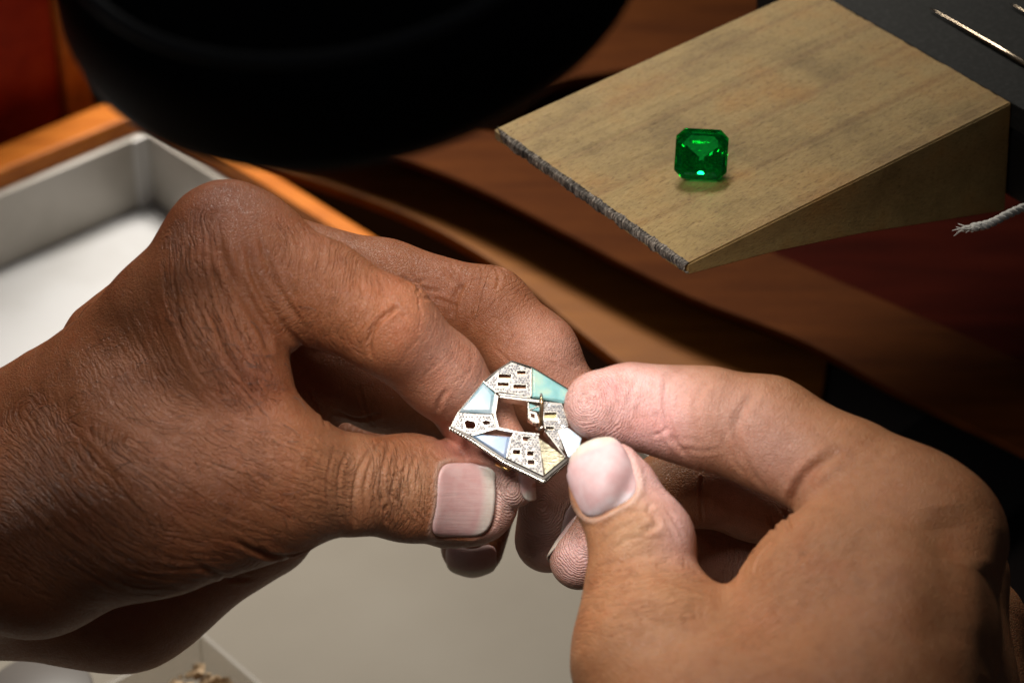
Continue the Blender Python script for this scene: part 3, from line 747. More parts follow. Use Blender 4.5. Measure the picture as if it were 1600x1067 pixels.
def lines(hand, specs):
    S_ = [smoothline([(x, y, 0) for x, y in pts], max(6, 3 * len(pts))) for pts, a, w in specs]
    X, ok = hand.cast(np.concatenate([s[:, 0] for s in S_]), np.concatenate([s[:, 1] for s in S_])); out = []; i = 0
    for s, (pts, a, w) in zip(S_, specs):
        x = X[i:i + len(s)][ok[i:i + len(s)]]; i += len(s)
        if len(x) > 3: out.append((x, a, w))
    return out
def family(A, B, n, a, w, jit=5, seed=1):
    """n creases flowing between line A and line B"""
    r = np.random.default_rng(seed); A = smoothline([(x, y, 0) for x, y in A], 9)[:, :2]; B = smoothline([(x, y, 0) for x, y in B], 9)[:, :2]; out = []
    for i in range(n):
        f = np.clip((i + r.uniform(-.35, .35)) / max(1, n - 1), 0, 1); L = A + (B - A) * f
        t0, t1 = sorted(r.uniform(0, 1, 2));
        if t1 - t0 < .45: t0, t1 = max(0, t0 - .3), min(1, t1 + .3)
        i0, i1 = int(t0 * 8), max(int(t1 * 8), int(t0 * 8) + 3)
        L = L[i0:i1 + 1] + r.normal(0, jit * .25, (len(L[i0:i1 + 1]), 2))
        if len(L) > 2: out.append((L.tolist(), a * r.uniform(.5, 1.2), w * r.uniform(.8, 1.25)))
    return out
def blobs(hand, V, specs):
    """specs (px,py,r_px,weight) -> 0..1 field on the skin round those spots"""
    f = np.zeros(len(V))
    X, ok = hand.cast([s[0] for s in specs], [s[1] for s in specs])
    for x, s in zip(X, specs):
        f += s[3] * np.exp(-(np.linalg.norm(V - x, axis=1) / (s[2] * 500 / FPX)) ** 2)
    return np.clip(f, 0, 1)[:, None]

LC = [  # thumb joint folds
    ([(590, 690), (560, 735), (552, 790), (560, 832)], -.34, .42), ([(598, 684), (580, 720), (570, 770), (575, 815)], -.30, .38),
    ([(612, 690), (600, 725), (596, 760), (600, 790), (612, 828)], -.42, .42), ([(622, 712), (618, 745), (612, 775), (618, 812)], -.30, .36),
    ([(640, 705), (630, 745), (628, 785), (640, 820)], -.30, .36), ([(655, 700), (642, 735), (640, 765), (652, 800)], -.26, .36),
    ([(600, 760), (612, 775), (622, 785)], -.26, .3), ([(575, 755), (590, 772), (598, 790)], -.22, .3),
    ([(630, 760), (642, 790), (660, 815)], -.26, .34), ([(648, 770), (658, 795), (672, 812)], -.22, .3),
    ([(620, 740), (632, 735), (640, 728)], -.2, .3), ([(596, 745), (612, 742), (626, 746)], -.18, .28),
    ([(545, 700), (530, 740), (530, 790), (545, 828)], -.22, .4), ([(525, 700), (512, 745), (515, 795)], -.14, .4),
    ([(608, 785), (600, 805), (606, 820)], -.3, .3), ([(566, 700), (590, 688), (620, 684)], -.16, .3),
    ([(660, 690), (690, 686), (712, 694)], -.2, .5), ([(672, 706), (690, 716), (700, 716)], -.22, .4),
    # web of the index finger
    ([(340, 360), (350, 410), (385, 470), (412, 520), (425, 560)], -.55, .9), ([(385, 370), (392, 420), (415, 470), (450, 520), (500, 560)], -.42, .7),
    ([(372, 380), (378, 430), (400, 480), (430, 530)], -.32, .6), ([(405, 365), (418, 410), (440, 460), (480, 515)], -.30, .55),
    ([(330, 480), (350, 545), (380, 590), (405, 625)], -.5, .6), ([(320, 350), (335, 430), (360, 500), (390, 560)], -.26, .6),
    ([(355, 590), (380, 610), (405, 640)], -.3, .4),
    # finger joints
    ([(625, 478), (598, 495), (578, 525), (578, 560)], -.40, .5), ([(625, 478), (590, 505), (570, 540)], -.3, .4),
    ([(655, 465), (690, 470), (715, 480)], -.28, .4), ([(600, 455), (620, 478), (640, 500)], -.22, .4), ([(590, 440), (602, 470), (602, 500)], -.26, .4),
    ([(575, 425), (585, 455), (580, 490)], -.2, .4), ([(630, 440), (660, 450), (690, 455)], -.24, .35), ([(640, 425), (655, 445), (650, 460)], -.2, .35),
    ([(625, 430), (645, 440), (668, 436)], -.22, .3), ([(700, 608), (688, 625), (684, 645)], -.32, .5), ([(695, 560), (670, 580), (655, 600)], -.06, .35),
    ([(745, 575), (720, 590), (705, 600)], -.05, .35), ([(660, 525), (640, 545), (625, 575)], -.06, .35),
    ([(725, 440), (712, 465), (706, 495)], -.5, .6), ([(690, 415), (705, 435), (718, 452)], -.34, .45), ([(740, 425), (770, 415), (795, 425)], -.26, .35),
    ([(730, 440), (760, 435), (790, 440)], -.26, .35), ([(745, 405), (755, 425), (750, 450)], -.24, .35), ([(770, 412), (780, 432), (775, 455)], -.24, .35),
    ([(700, 400), (712, 425), (716, 445)], -.24, .35), ([(810, 520), (795, 535), (785, 555)], -.2, .35), ([(845, 560), (870, 570), (890, 580)], -.2, .3),
    ([(860, 545), (880, 565), (905, 575)], -.18, .3), ([(775, 545), (790, 560), (800, 575)], -.2, .35),
    # palm lines seen in the hollow
    ([(520, 640), (560, 655), (600, 645)], -.3, .5), ([(480, 600), (500, 640), (510, 670)], -.3, .5), ([(560, 600), (570, 640), (585, 670)], -.25, .4),
    # heel of the hand
    ([(395, 855), (420, 868), (460, 866), (500, 850)], -.5, .7), ([(360, 840), (400, 862), (440, 872), (480, 864)], -.3, .5),
    ([(300, 880), (350, 900), (400, 905)], -.3, .6),
]
LC += family([(255, 380), (262, 470), (300, 560), (370, 640)], [(325, 340), (340, 440), (372, 520), (415, 610)], 16, -0.089, 0.36, 6, 3)
LC += family([(160, 520), (190, 580), (240, 640), (300, 680)], [(250, 420), (275, 500), (310, 575), (365, 630)], 20, -0.058, 0.32, 7, 4)
LC += family([(200, 700), (300, 735), (420, 800), (520, 832)], [(380, 645), (430, 665), (500, 700), (540, 720)], 26, -0.051, 0.30, 7, 5)
LC += family([(60, 640), (140, 740), (240, 830), (360, 890)], [(180, 690), (290, 760), (380, 810), (480, 838)], 34, -0.054, 0.36, 8, 6)
LC += family([(0, 820), (90, 870), (180, 920), (300, 930)], [(60, 700), (150, 800), (260, 860), (380, 870)], 26, -0.068, 0.43, 8, 7)
LC += family([(430, 340), (450, 380), (440, 440)], [(590, 420), (600, 460), (560, 520)], 18, -0.051, 0.29, 6, 8)
LC += family([(640, 550), (670, 570), (700, 600)], [(760, 560), (770, 590), (790, 610)], 8, -0.028, 0.22, 6, 9)
LC += family([(440, 655), (500, 685), (560, 690)], [(430, 640), (470, 668), (540, 682)], 7, -0.051, 0.25, 3, 10)
LC += family([(525, 690), (515, 745), (520, 820)], [(455, 670), (440, 740), (450, 830)], 10, -0.041, 0.29, 6, 12)
RC = [  # index, palm side
    ([(1043, 580), (1040, 620), (1044, 660), (1062, 700), (1070, 712)], -.34, .6), ([(1022, 640), (1040, 672), (1062, 705)], -.3, .5),
    ([(1190, 600), (1160, 640), (1150, 680), (1170, 730), (1200, 770)], -.3, .8), ([(1130, 670), (1140, 705), (1165, 745)], -.26, .6),
    ([(1320, 700), (1270, 735), (1245, 770), (1243, 800)], -.55, 1.1), ([(1290, 715), (1255, 745), (1235, 785)], -.3, .7),
    ([(1040, 690), (1070, 685), (1100, 692)], -.08, .5), ([(1060, 700), (1090, 705), (1130, 702)], -.1, .5),
    ([(960, 585), (950, 610), (942, 630)], -.16, .5), ([(930, 590), (925, 615), (920, 640)], -.12, .4), ([(1000, 590), (985, 615), (980, 640)], -.14, .5),
    ([(1018, 680), (1030, 678), (1045, 668)], -.2, .4), ([(1110, 590), (1090, 620), (1085, 650)], -.12, .6),
    # thumb joint
    ([(1010, 795), (1022, 805), (1026, 818), (1015, 826), (1000, 830)], -0.310, .6), ([(1018, 786), (1012, 796), (1008, 800)], -0.217, .45),
    ([(935, 840), (955, 815), (985, 800), (1005, 800)], -0.124, .5), ([(930, 862), (955, 835), (990, 815)], -0.124, .5), ([(935, 830), (960, 806), (985, 792)], -0.124, .45),
    ([(945, 875), (975, 845), (1010, 838), (1045, 845)], -0.112, .5), ([(1030, 800), (1045, 820), (1060, 850)], -0.124, .5), ([(960, 885), (990, 870), (1030, 868)], -0.099, .6),
    ([(1040, 790), (1055, 815), (1068, 840)], -0.099, .45), ([(925, 890), (950, 880), (980, 882)], -0.099, .5),
    # fingers inside
    ([(1097, 725), (1094, 770), (1098, 815)], -.4, .32), ([(1200, 800), (1206, 820), (1212, 830)], -.4, .4), ([(1225, 795), (1230, 815), (1235, 830)], -.4, .4),
    ([(1190, 850), (1165, 875), (1158, 905)], -.5, .5), ([(1210, 845), (1185, 870), (1178, 900)], -.3, .4), ([(1120, 775), (1135, 780), (1150, 778)], -.05, .3),
    # back of the hand: valley between knuckles
    ([(1470, 790), (1488, 860), (1492, 940), (1480, 1030)], -1.1, 5.0), ([(1545, 880), (1552, 960), (1545, 1060)], -1.0, 4.5),
]
RC += family([(1125, 940), (1200, 880), (1260, 820)], [(1160, 1000), (1260, 930), (1330, 850)], 12, -0.033, 0.56, 8, 21)
RC += family([(1120, 590), (1105, 630), (1110, 690)], [(1200, 610), (1190, 650), (1200, 720)], 9, -0.028, 0.40, 6, 22)
RC += family([(930, 900), (980, 890), (1070, 880)], [(900, 1000), (980, 990), (1080, 960)], 9, -0.028, 0.48, 8, 23)
RC += family([(940, 850), (965, 820), (1000, 805)], [(960, 890), (1000, 850), (1060, 850)], 9, -0.039, 0.32, 5, 24)

def mixv(a, b, f): return a * (1 - f) + np.asarray(b) * f
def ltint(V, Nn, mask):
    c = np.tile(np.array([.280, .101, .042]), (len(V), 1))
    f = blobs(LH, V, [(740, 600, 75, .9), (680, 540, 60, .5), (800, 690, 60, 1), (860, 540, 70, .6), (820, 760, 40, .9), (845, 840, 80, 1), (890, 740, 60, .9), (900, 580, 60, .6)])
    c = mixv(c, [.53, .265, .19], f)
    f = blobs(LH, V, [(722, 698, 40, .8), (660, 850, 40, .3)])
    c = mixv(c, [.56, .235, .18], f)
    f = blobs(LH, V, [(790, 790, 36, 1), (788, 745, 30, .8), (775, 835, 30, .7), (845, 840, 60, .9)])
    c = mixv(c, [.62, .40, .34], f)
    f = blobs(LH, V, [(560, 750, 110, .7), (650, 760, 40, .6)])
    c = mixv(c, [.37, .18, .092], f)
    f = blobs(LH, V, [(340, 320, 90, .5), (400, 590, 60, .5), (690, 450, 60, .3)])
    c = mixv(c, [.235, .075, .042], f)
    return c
def rtint(V, Nn, mask):
    c = np.tile(np.array([.335, .146, .063]), (len(V), 1))
    f = blobs(RH, V, [(930, 630, 90, 1), (1010, 640, 80, .9), (900, 870, 60, 1), (1040, 770, 60, .7), (1060, 830, 50, .6), (990, 720, 50, .6)])
    c = mixv(c, [.64, .38, .34], f)
    f = blobs(RH, V, [(955, 605, 22, .6), (1000, 660, 55, .2), (1040, 665, 30, .25), (890, 800, 25, .4)])
    c = mixv(c, [.66, .27, .25], f)
    f = blobs(RH, V, [(1150, 650, 70, .5), (1150, 780, 70, .7), (1220, 720, 60, .5), (1150, 870, 80, .6)])
    c = mixv(c, [.47, .27, .22], f)
    f = blobs(RH, V, [(985, 820, 50, .9), (1020, 960, 90, .4)])
    c = mixv(c, [.39, .21, .105], f)
    f = blobs(RH, V, [(1300, 840, 110, .4)])
    c = mixv(c, [.26, .13, .066], f)
    return c

LFLOW = [([(255, 380), (262, 470), (300, 560), (370, 640)], [(335, 340), (350, 440), (382, 520), (425, 600)], .9),
         ([(110, 560), (170, 640), (230, 690), (320, 690)], [(250, 400), (275, 500), (310, 575), (365, 630)], .55),
         ([(200, 700), (300, 735), (420, 800), (520, 832)], [(380, 645), (430, 665), (500, 700), (540, 720)], .6),
         ([(60, 640), (140, 740), (240, 830), (360, 890)], [(200, 690), (300, 750), (390, 800), (480, 832)], .6),
         ([(0, 830), (90, 900), (180, 940), (300, 935)], [(40, 640), (130, 760), (240, 850), (370, 880)], .7),
         ([(430, 340), (450, 380), (440, 440)], [(600, 430), (600, 470), (560, 530)], .45)]
LJ = [(605, 762, 4, 9.5, 1.0), (620, 495, 8, 8, .8), (742, 640, -9, 6, .5), (765, 482, -26, 9, .8), (860, 600, -30, 7, .5), (720, 560, 0, 8, .35), (560, 650, -62, 12, .5)]
RFLOW = [([(1125, 940), (1200, 880), (1260, 820)], [(1180, 1010), (1280, 940), (1350, 860)], .35),
         ([(900, 1000), (980, 990), (1080, 960)], [(930, 900), (980, 890), (1070, 880)], .5)]
RJ = [(1005, 835, 20, 8, 1.0), (1050, 645, 8, 6, .6), (1190, 675, 10, 8, .6), (1097, 780, -24, 5, .6), (1210, 800, -28, 6, .6), (1160, 880, -42, 8, .7), (945, 640, 9, 8, .25)]
SK_L = skin('tanned_skin', (.78, .66, .58)); SK_R = skin('pale_skin', (.84, .72, .66), .45)
NLm = nail_mat('left_nail', (.58, .37, .34), (.60, .53, .45), (.54, .38, .35), .74, -.95)
NRm = nail_mat('right_nail', (.58, .40, .39), (.60, .54, .43), (.62, .53, .53), .84, -.72, .55, .15)
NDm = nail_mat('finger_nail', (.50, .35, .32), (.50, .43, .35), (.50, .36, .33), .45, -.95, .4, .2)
LLOC = P(300, 800, 0); RLOC = P(1300, 950, 20)
# thumb nails, then the finger nails that show edge-on
l_thumb = Nail(LH, (725, 784), (1, .09), 59, 50, e=4.4)
l_index = Nail(LH, (800, 748, -6), (.30, 1), 28, 30, normal=RGT * .9 + TC * .28 + UPV * .22, over=10)
l_mid = Nail(LH, (864, 822, -34), (.06, 1), 24, 30, normal=RGT * .70 + TC * .66 + UPV * .25)
l_ring = Nail(LH, (735, 884), (0, 1), 40, 30)
r_thumb = Nail(RH, (933, 743), (-.46, -.86), 55, 60, e=3.1)
r_mid = Nail(RH, (905, 872, -14), (-.95, .32), 31, 34, normal=UPV * .72 - RGT * .45 - TC * .42, over=9)
VOX = .75
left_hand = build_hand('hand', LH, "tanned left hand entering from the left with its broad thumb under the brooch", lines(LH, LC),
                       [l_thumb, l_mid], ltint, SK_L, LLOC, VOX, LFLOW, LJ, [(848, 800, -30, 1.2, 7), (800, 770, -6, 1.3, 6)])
right_hand = build_hand('hand', RH, "paler right hand entering from the lower right pinching a loose shell inlay", lines(RH, RC),
                        [r_thumb], rtint, SK_R, RLOC, VOX, RFLOW, RJ, [(915, 640, 14, 1.1, 8), (915, 860, -8, 1.1, 7)])
bmv = []; bmf = []; hr = np.random.default_rng(5)
hx, hok = LH.cast(hr.uniform(40, 470, 110), hr.uniform(480, 830, 110)); hn = LH.grad(hx)
for x, nrm, k in zip(hx, hn, hok):
    if not k: continue
    d = RGT * hr.uniform(.4, 1) - UPV * hr.uniform(-.2, .9) ; d = d - nrm * (d @ nrm); d /= np.linalg.norm(d); L_ = hr.uniform(2.0, 4.5); sd = np.cross(nrm, d) * hr.normal(0, .3)
    V_, F_ = tube_verts([x + nrm * .05 + (d + sd * q) * L_ * q + nrm * .5 * math.sin(q * 2.6) for q in (0, .25, .5, .75, 1)], [.045, .045, .04, .03, .015], 4, False)
    bmf += [[i + len(bmv) for i in f] for f in F_]; bmv += list(V_)
mesh_obj('hair', bmv, bmf, simple('hair', (.03, .015, .008), .5), left_hand, LLOC)['kind'] = 'stuff'
build_nail(left_hand, LH, l_thumb, LLOC, NLm, 'wide ridged thumbnail with a pale free edge')
build_nail(left_hand, LH, l_index, LLOC, NLm, 'narrow fingernail seen edge-on under the brooch')
build_nail(left_hand, LH, l_mid, LLOC, NDm, 'small greyish fingernail beside the fingerprint')
build_nail(left_hand, LH, l_ring, LLOC, NDm, 'dark fingernail in the shade below the thumb')
build_nail(right_hand, RH, r_thumb, RLOC, NRm, 'pale pink thumbnail with a white half-moon')
build_nail(right_hand, RH, r_mid, RLOC, NDm, 'translucent fingernail edge below the thumb')
# ------------------------------------------------------------------ brooch held between the hands
from mathutils.geometry import delaunay_2d_cdt
BN = TC + UPV * .34 + RGT * .06; BN /= np.linalg.norm(BN); BC = P(806, 660, 4)
bx = RGT - BN * (RGT @ BN); bx /= np.linalg.norm(bx); by = np.cross(BN, bx)
def zp(x, y): return (680 + x / 4.85, 550 + y / 4.85)                     # close-up measure to photo pixels
def bl2(x, y):
    p = on_plane(*zp(x, y), BC, BN) - BC; return np.array([p @ bx, p @ by])
def poly(pts): return np.array([bl2(*p) for p in pts])
def b3(q, z): return BC + bx * q[0] + by * q[1] + BN * z
def inside(p, Q):
    c = False; j = len(Q) - 1
    for i in range(len(Q)):
        if (Q[i][1] > p[1]) != (Q[j][1] > p[1]) and p[0] < (Q[j][0] - Q[i][0]) * (p[1] - Q[i][1]) / (Q[j][1] - Q[i][1]) + Q[i][0]: c = not c
        j = i
    return c
def edist(p, Q):
    d = 9
    for i in range(len(Q)):
        a, b = Q[i - 1], Q[i]; ab = b - a; t = np.clip((p - a) @ ab / (ab @ ab), 0, 1); d = min(d, np.linalg.norm(p - a - t * ab))
    return d
brooch = empty('brooch', BC, "silver brooch of shell panels and diamond pave with an open centre", 'brooch')
pave_metal = simple('pave_metal', (.27, .25, .22), .38, 1.0)
white_gold = simple('white_gold', (.56, .52, .45), .24, 1.0); pale_gold = simple('pale_gold', (.58, .49, .33), .28, 1.0); yellow_gold = simple('yellow_gold', (.85, .55, .20), .22, 1.0)
dia, t_, b_ = mat('diamond'); b_.inputs['Base Color'].default_value = (.58, .58, .60, 1); b_.inputs['Metallic'].default_value = .5; b_.inputs['Roughness'].default_value = .18
def slab(name, Q, holes, z1, z0, m, parent=brooch, bevel=0):
    """plate with openings; z1 may be a function of position"""
    loops = [Q] + holes; pts = []; ed = []
    for L in loops:
        s = len(pts); pts += [Vector(p) for p in L]; ed += [(s + i, s + (i + 1) % len(L)) for i in range(len(L))]
    vs, es, fs, *_ = delaunay_2d_cdt(pts, ed, [], 0, 1e-5)
    T = []
    for f in fs:
        c = np.mean([np.array(vs[i]) for i in f], 0)
        if inside(c, Q) and not any(inside(c, h) for h in holes): T.append(list(f))
    zf = z1 if callable(z1) else (lambda p: z1)
    top = [b3(np.array(v), zf(np.array(v))) for v in vs]; bot = [b3(np.array(v), z0) for v in vs]; n = len(vs)
    F_ = [t for t in T] + [[i + n for i in t[::-1]] for t in T]; cnt = {}
    for t in T:
        for i in range(len(t)): e = (t[i], t[(i + 1) % len(t)]); cnt[e] = 1
    for (a, b) in list(cnt):
        if (b, a) not in cnt: F_.append([b, a, a + n, b + n])
    return recalc(mesh_obj(name, top + bot, F_, m, parent, BC), bevel)
def gems(parent, Q, holes, z, sp=.52):
    lo = Q.min(0); hi = Q.max(0); V_ = []; F_ = []; row = 0; y = lo[1]
    while y < hi[1]:
        x = lo[0] + (sp / 2 if row % 2 else 0)
        while x < hi[0]:
            p = np.array([x, y]) + rng.normal(0, .025, 2)
            if inside(p, Q) and edist(p, Q) > .2 and not any(inside(p, h) or edist(p, h) < .2 for h in holes):
                zz = z(p) if callable(z) else z; t1, t2 = rng.normal(0, .48, 2); r0 = rng.uniform(.215, .25); s = len(V_); a0 = rng.uniform(0, .8)
                for r_, h_ in ((r0, .02), (r0 * .58, .17)):
                    for k in range(8):
                        q = a0 + k * math.pi / 4; dx, dy = r_ * math.cos(q), r_ * math.sin(q); V_.append(b3(p + (dx, dy), zz + h_ + dx * t1 + dy * t2))
                F_.append(list(range(s + 8, s + 16)))
                F_ += [[s + k, s + (k + 1) % 8, s + 8 + (k + 1) % 8, s + 8 + k] for k in range(8)]
            x += sp
        y += sp * .87; row += 1
    o = mesh_obj('pave_diamonds', V_, F_, dia, parent, BC); o['kind'] = 'stuff'; return o
def beads(name, L, r, step, m, parent):
    bm = bmesh.new()
    for a, b in zip(L[:-1], L[1:]):
        n = max(1, int(np.linalg.norm(b - a) / step))
        for i in range(n):
            bmesh.ops.create_icosphere(bm, subdivisions=1, radius=r * MM, matrix=Matrix.Translation(Vector(a + (b - a) * (i + .5) / n - BC) * MM))
    me = bpy.data.meshes.new(name); bm.to_mesh(me); bm.free(); me.materials.append(m); o = bpy.data.objects.new(name, me); COL.objects.link(o); o.parent = parent; o['kind'] = 'stuff'; return o

def shell(name, c1, c2, c3, sc=140):
    m, t, b = mat(name); v = coords(t, (1, 1, 1)); n = noise(t, v, sc, 4, .5, 1.2)
    t.links.new(ramp(t, n, [(.3, c1), (.5, c2), (.7, c3)]), b.inputs['Base Color'])
    b.inputs['Roughness'].default_value = .16; b.inputs['Coat Weight'].default_value = .6; b.inputs['Coat Roughness'].default_value = .05
    b.inputs['Subsurface Weight'].default_value = .2; b.inputs['Subsurface Scale'].default_value = .001
    return m
sh_green = shell('green_shell', (.16, .36, .36), (.25, .47, .45), (.42, .55, .42), 160)
sh_blue = shell('blue_shell', (.16, .29, .40), (.28, .43, .48), (.45, .52, .54), 120)
sh_pearl = shell('pearl_shell', (.20, .34, .46), (.34, .44, .60), (.52, .58, .64), 150)
sh_white = shell('white_shell', (.42, .56, .68), (.62, .72, .78), (.78, .80, .80), 200)

def sq(cx, cy, w, h, sk=0): return poly([(cx - w, cy - h), (cx + w, cy - h + sk), (cx + w, cy + h + sk), (cx - w, cy + h)])
T_ = 2.6
# diamond plates
Q1 = poly([(380, 232), (480, 140), (580, 78), (728, 130), (725, 338), (620, 322), (500, 300), (465, 306)])
H1 = [sq(527, 186, 48, 19, 4), sq(652, 158, 33, 16, 3), sq(515, 247, 44, 18, 4), sq(640, 266, 50, 20, 3)]
Q2 = poly([(178, 460), (300, 470), (430, 474), (466, 575), (282, 634), (128, 560)])
H2 = [poly([(218, 530), (240, 515), (300, 528), (310, 560), (290, 588), (230, 580)]), poly([(350, 530), (385, 515), (420, 528), (415, 552), (370, 556)])]
Q3 = poly([(588, 604), (640, 605), (778, 622), (792, 690), (820, 936), (540, 800), (575, 680)])
H3 = [poly([(660, 640), (730, 640), (700, 670), (665, 690)]), sq(615, 765, 30, 25), sq(720, 775, 25, 25), sq(726, 842, 26, 25)]
Q4 = poly([(822, 376), (960, 388), (1010, 560), (930, 602), (975, 745), (900, 690), (832, 592), (812, 470)])
H4 = [sq(872, 488, 46, 30), sq(868, 575, 30, 12, 5)]
for Q, H, lab in ((Q1, H1, 'four-window pave plate at the top'), (Q2, H2, 'pave plate with a six-sided window at the left point'), (Q3, H3, 'pave plate with square windows at the bottom'), (Q4, H4, 'pave plate at the right beside the fingers')):
    pl = slab('pave_plate', Q, H, 0, -1.3, pave_metal); pl['label'] = lab; gems(pl, Q, H, 0)
    for h in H:                                                          # a bright gold sill in the lower half of each window
        lo_h = h[:, 1].min(); mid_h = lo_h + (h[:, 1].max() - lo_h) * .42
        slab('gold_sill', np.array([[q[0], min(q[1], mid_h)] for q in h]) if len(h) == 4 else h * .5 + h.mean(0) * .5, [], -.45, -1.2, pale_gold, pl) if len(h) == 4 else None
    for h in H:                                                          # raised lip round each window
        w = h + (h - h.mean(0)) * .16
        slab('window_frame', w, [h * 1.0], .12, -1.25, white_gold, pl)
# shell panels: a flat top with bevelled flanks
def inset(Q, d):
    c = Q.mean(0); return np.array([q + (c - q) / np.linalg.norm(c - q) * d for q in Q])
def cab(name, Q, m, z1, z0, d, lab):
    I = inset(Q, d); n = len(Q)
    V_ = [b3(q, z0) for q in Q] + [b3(q, z1 - .45) for q in Q] + [b3(q, z1) for q in I]
    F_ = [list(range(n - 1, -1, -1)), list(range(2 * n, 3 * n))]
    for k in range(2):
        for i in range(n): j = (i + 1) % n; F_.append([k * n + i, k * n + j, (k + 1) * n + j, (k + 1) * n + i])
    o = recalc(mesh_obj(name, V_, F_, m, brooch, BC)); o['label'] = lab; return o
S1 = poly([(735, 125), (1000, 285), (1060, 330), (1030, 400), (955, 386), (732, 345)])
S2 = poly([(366, 236), (452, 318), (428, 470), (182, 456)])
S3 = poly([(280, 640), (360, 628), (570, 645), (566, 690), (532, 806)])
cab('shell_panel', S1, sh_green, .55, -T_, .55, 'blue-green shell panel at the upper right')
cab('shell_panel', S2, sh_blue, .60, -T_, .8, 'pale blue shell panel at the upper left')
cab('shell_panel', S3, sh_pearl, .60, -T_, .7, 'pearly blue shell panel at the lower left')
# metal bars beside the panels
def bar(name, a, b, w, z0, z1, m=white_gold):
    a = bl2(*a); b = bl2(*b); d = b - a; d /= np.linalg.norm(d); s = np.array([-d[1], d[0]]) * w / 2
    Q = [a + s, b + s, b - s, a - s]
    return prism(name, [b3(q, z1) for q in Q], [b3(q, z0) for q in Q], m, brooch, BC, .06, 1)
bar('bar', (362, 226), (466, 312), .28, -T_, .5); bar('bar', (468, 330), (448, 470), .5, -T_, .3); bar('bar', (455, 318), (432, 478), .2, -T_, .62)
bar('bar', (448, 470), (476, 580), .45, -T_, .2); bar('bar', (275, 634), (470, 580), .3, -T_, .5); bar('bar', (466, 580), (592, 606), .5, -T_, .35)
bar('bar', (490, 330), (800, 372), .55, -T_ - .4, -.2); bar('bar', (480, 318), (720, 346), .3, -T_, .15); bar('bar', (590, 604), (790, 626), .35, -T_, .15)
bar('bar', (729, 126), (728, 342), .2, -T_, .6); bar('bar', (578, 640), (540, 806), .24, -T_, .5); bar('bar', (830, 592), (990, 800), .35, -T_, .2)
# engraved gold triangle
eng, t_, b_ = mat('engraved_gold'); b_.inputs['Metallic'].default_value = 1; b_.inputs['Base Color'].default_value = (.80, .72, .50, 1); b_.inputs['Roughness'].default_value = .3
v_ = coords(t_, (1, 7, 7), (0, 0, .6)); bump(t_, b_, noise(t_, v_, 420, 3, .7), .0006, 1)
Q5 = poly([(788, 655), (985, 796), (832, 925)])
slab('engraved_panel', Q5, [], lambda p: -.9 + .9 * np.clip(edist(p, Q5) < .01, 0, 1), -T_, eng)
# outer rim with grain beads
O = [bl2(*p) for p in ((128, 560), (280, 645), (530, 812), (818, 952), (998, 800))]
rv = []; rf = []
for i, q in enumerate(O): rv += [b3(q, .12), b3(q * 1.035, .05), b3(q * 1.035, -T_), b3(q * .97, -T_)]
for i in range(len(O) - 1):
    for k in range(4): m_ = (k + 1) % 4; rf.append([i * 4 + k, i * 4 + m_, i * 4 + 4 + m_, i * 4 + 4 + k])
rim = recalc(mesh_obj('rim', rv, rf, pave_metal, brooch, BC))
beads('grain_beads', [b3(q * 1.05, -.75) for q in O], .27, .5, white_gold, rim); beads('grain_beads', [b3(q * 1.05, -1.6) for q in O], .27, .5, white_gold, rim)
O2 = [bl2(*p) for p in ((128, 560), (182, 455), (366, 232), (480, 138), (580, 74), (735, 122), (1000, 282))]
rv = []; rf = []
for q in O2: rv += [b3(q, .15), b3(q * 1.02, .1), b3(q * 1.02, -T_), b3(q * .985, -T_)]
for i in range(len(O2) - 1):
    for k in range(4): m_ = (k + 1) % 4; rf.append([i * 4 + k, i * 4 + m_, i * 4 + 4 + m_, i * 4 + 4 + k])
recalc(mesh_obj('rim', rv, rf, white_gold, brooch, BC))
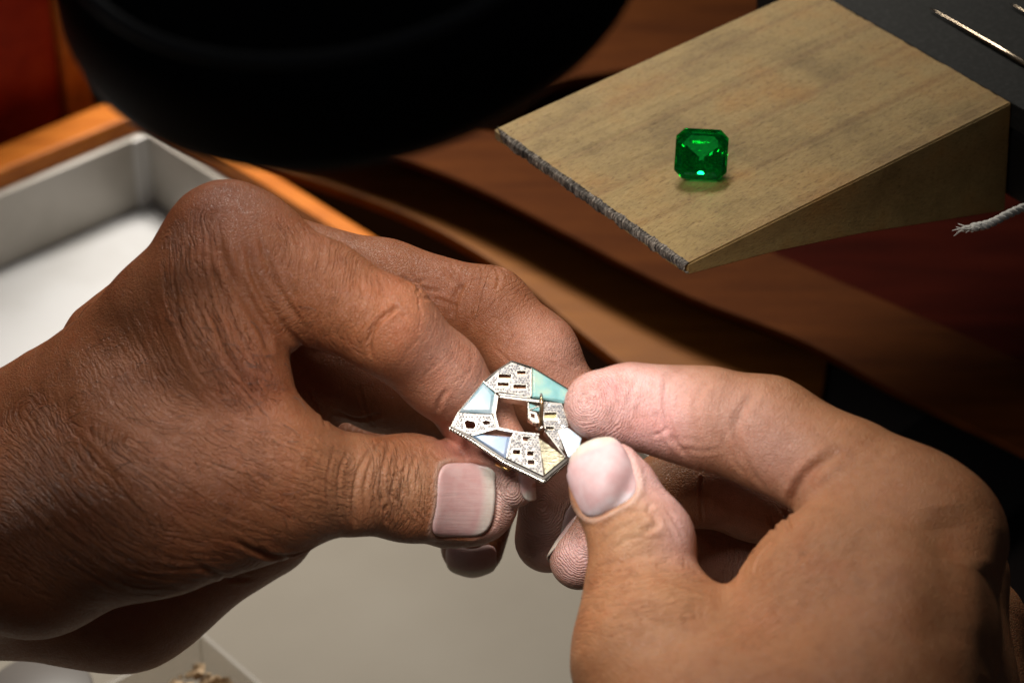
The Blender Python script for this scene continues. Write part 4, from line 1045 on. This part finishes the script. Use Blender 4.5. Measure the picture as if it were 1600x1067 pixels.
# claws in the opening
bronze = simple('bronze_post', (.55, .38, .22), .28, 1)
def rod(name, pts, r, m, n=10): V_, F_ = tube_verts(pts, r, n); return mesh_obj(name, V_, F_, m, brooch, BC, True)
rod('claw', [b3(bl2(806, 560), -2.2), b3(bl2(803, 480), .2), b3(bl2(804, 400), 1.2), b3(bl2(802, 360), 1.4)], [.42, .42, .38, .26], bronze)
rod('claw', [b3(bl2(800, 372), .2), b3(bl2(801, 345), .8), b3(bl2(800, 324), 1.0)], [.3, .26, .18], simple('dark_claw', (.16, .14, .12), .35, 1))
rod('claw', [b3(bl2(772, 570), -.6), b3(bl2(790, 590), .5), b3(bl2(820, 575), .9)], [.3, .3, .22], white_gold)
rod('claw', [b3(bl2(812, 560), -.2), b3(bl2(832, 580), .7), b3(bl2(842, 600), .5)], [.25, .25, .2], white_gold)
slab('gallery_wall', poly([(706, 378), (800, 410), (798, 440), (712, 424)]), [], -.8, -2.4, sh_green)
slab('gallery_wall', poly([(706, 430), (770, 445), (790, 520), (745, 525), (708, 490)]), [poly([(725, 450), (755, 458), (760, 490), (728, 480)])], -1.0, -2.6, white_gold)
bar('gallery_bar', (706, 375), (712, 500), .3, -2.8, -.4); bar('gallery_bar', (712, 495), (775, 528), .25, -2.8, -.8); bar('gallery_bar', (712, 430), (790, 400), .22, -2.6, -.6)
slab('gold_wall', poly([(826, 470), (915, 465), (915, 490), (826, 494)]), [], -.7, -2.2, simple('olive_gold', (.42, .38, .19), .25, 1))
bronze_ = simple('dull_gold', (.45, .26, .08), .35, 1)
rod('pin_stem', [b3(bl2(470, 800), -4.0), b3(bl2(560, 850), -3.8), b3(bl2(640, 700), -4.2)], [.3, .3, .3], yellow_gold)

# loose inlay held by the right hand
pc = P(905, 690, 9.5)
def pp(x, y, z): return on_plane(*zp(x, y), pc + BN * z, BN)
Lq = [(928, 592), (1003, 572), (1060, 612), (1110, 652), (1085, 750), (1010, 800)]
ip = prism('shell_inlay', [pp(*q, .4) for q in Lq], [pp(*q, -.7) for q in Lq], sh_white, None, pc, .18, 2)
tag(ip, "loose white shell inlay pinched between the right thumb and index finger", 'inlay')
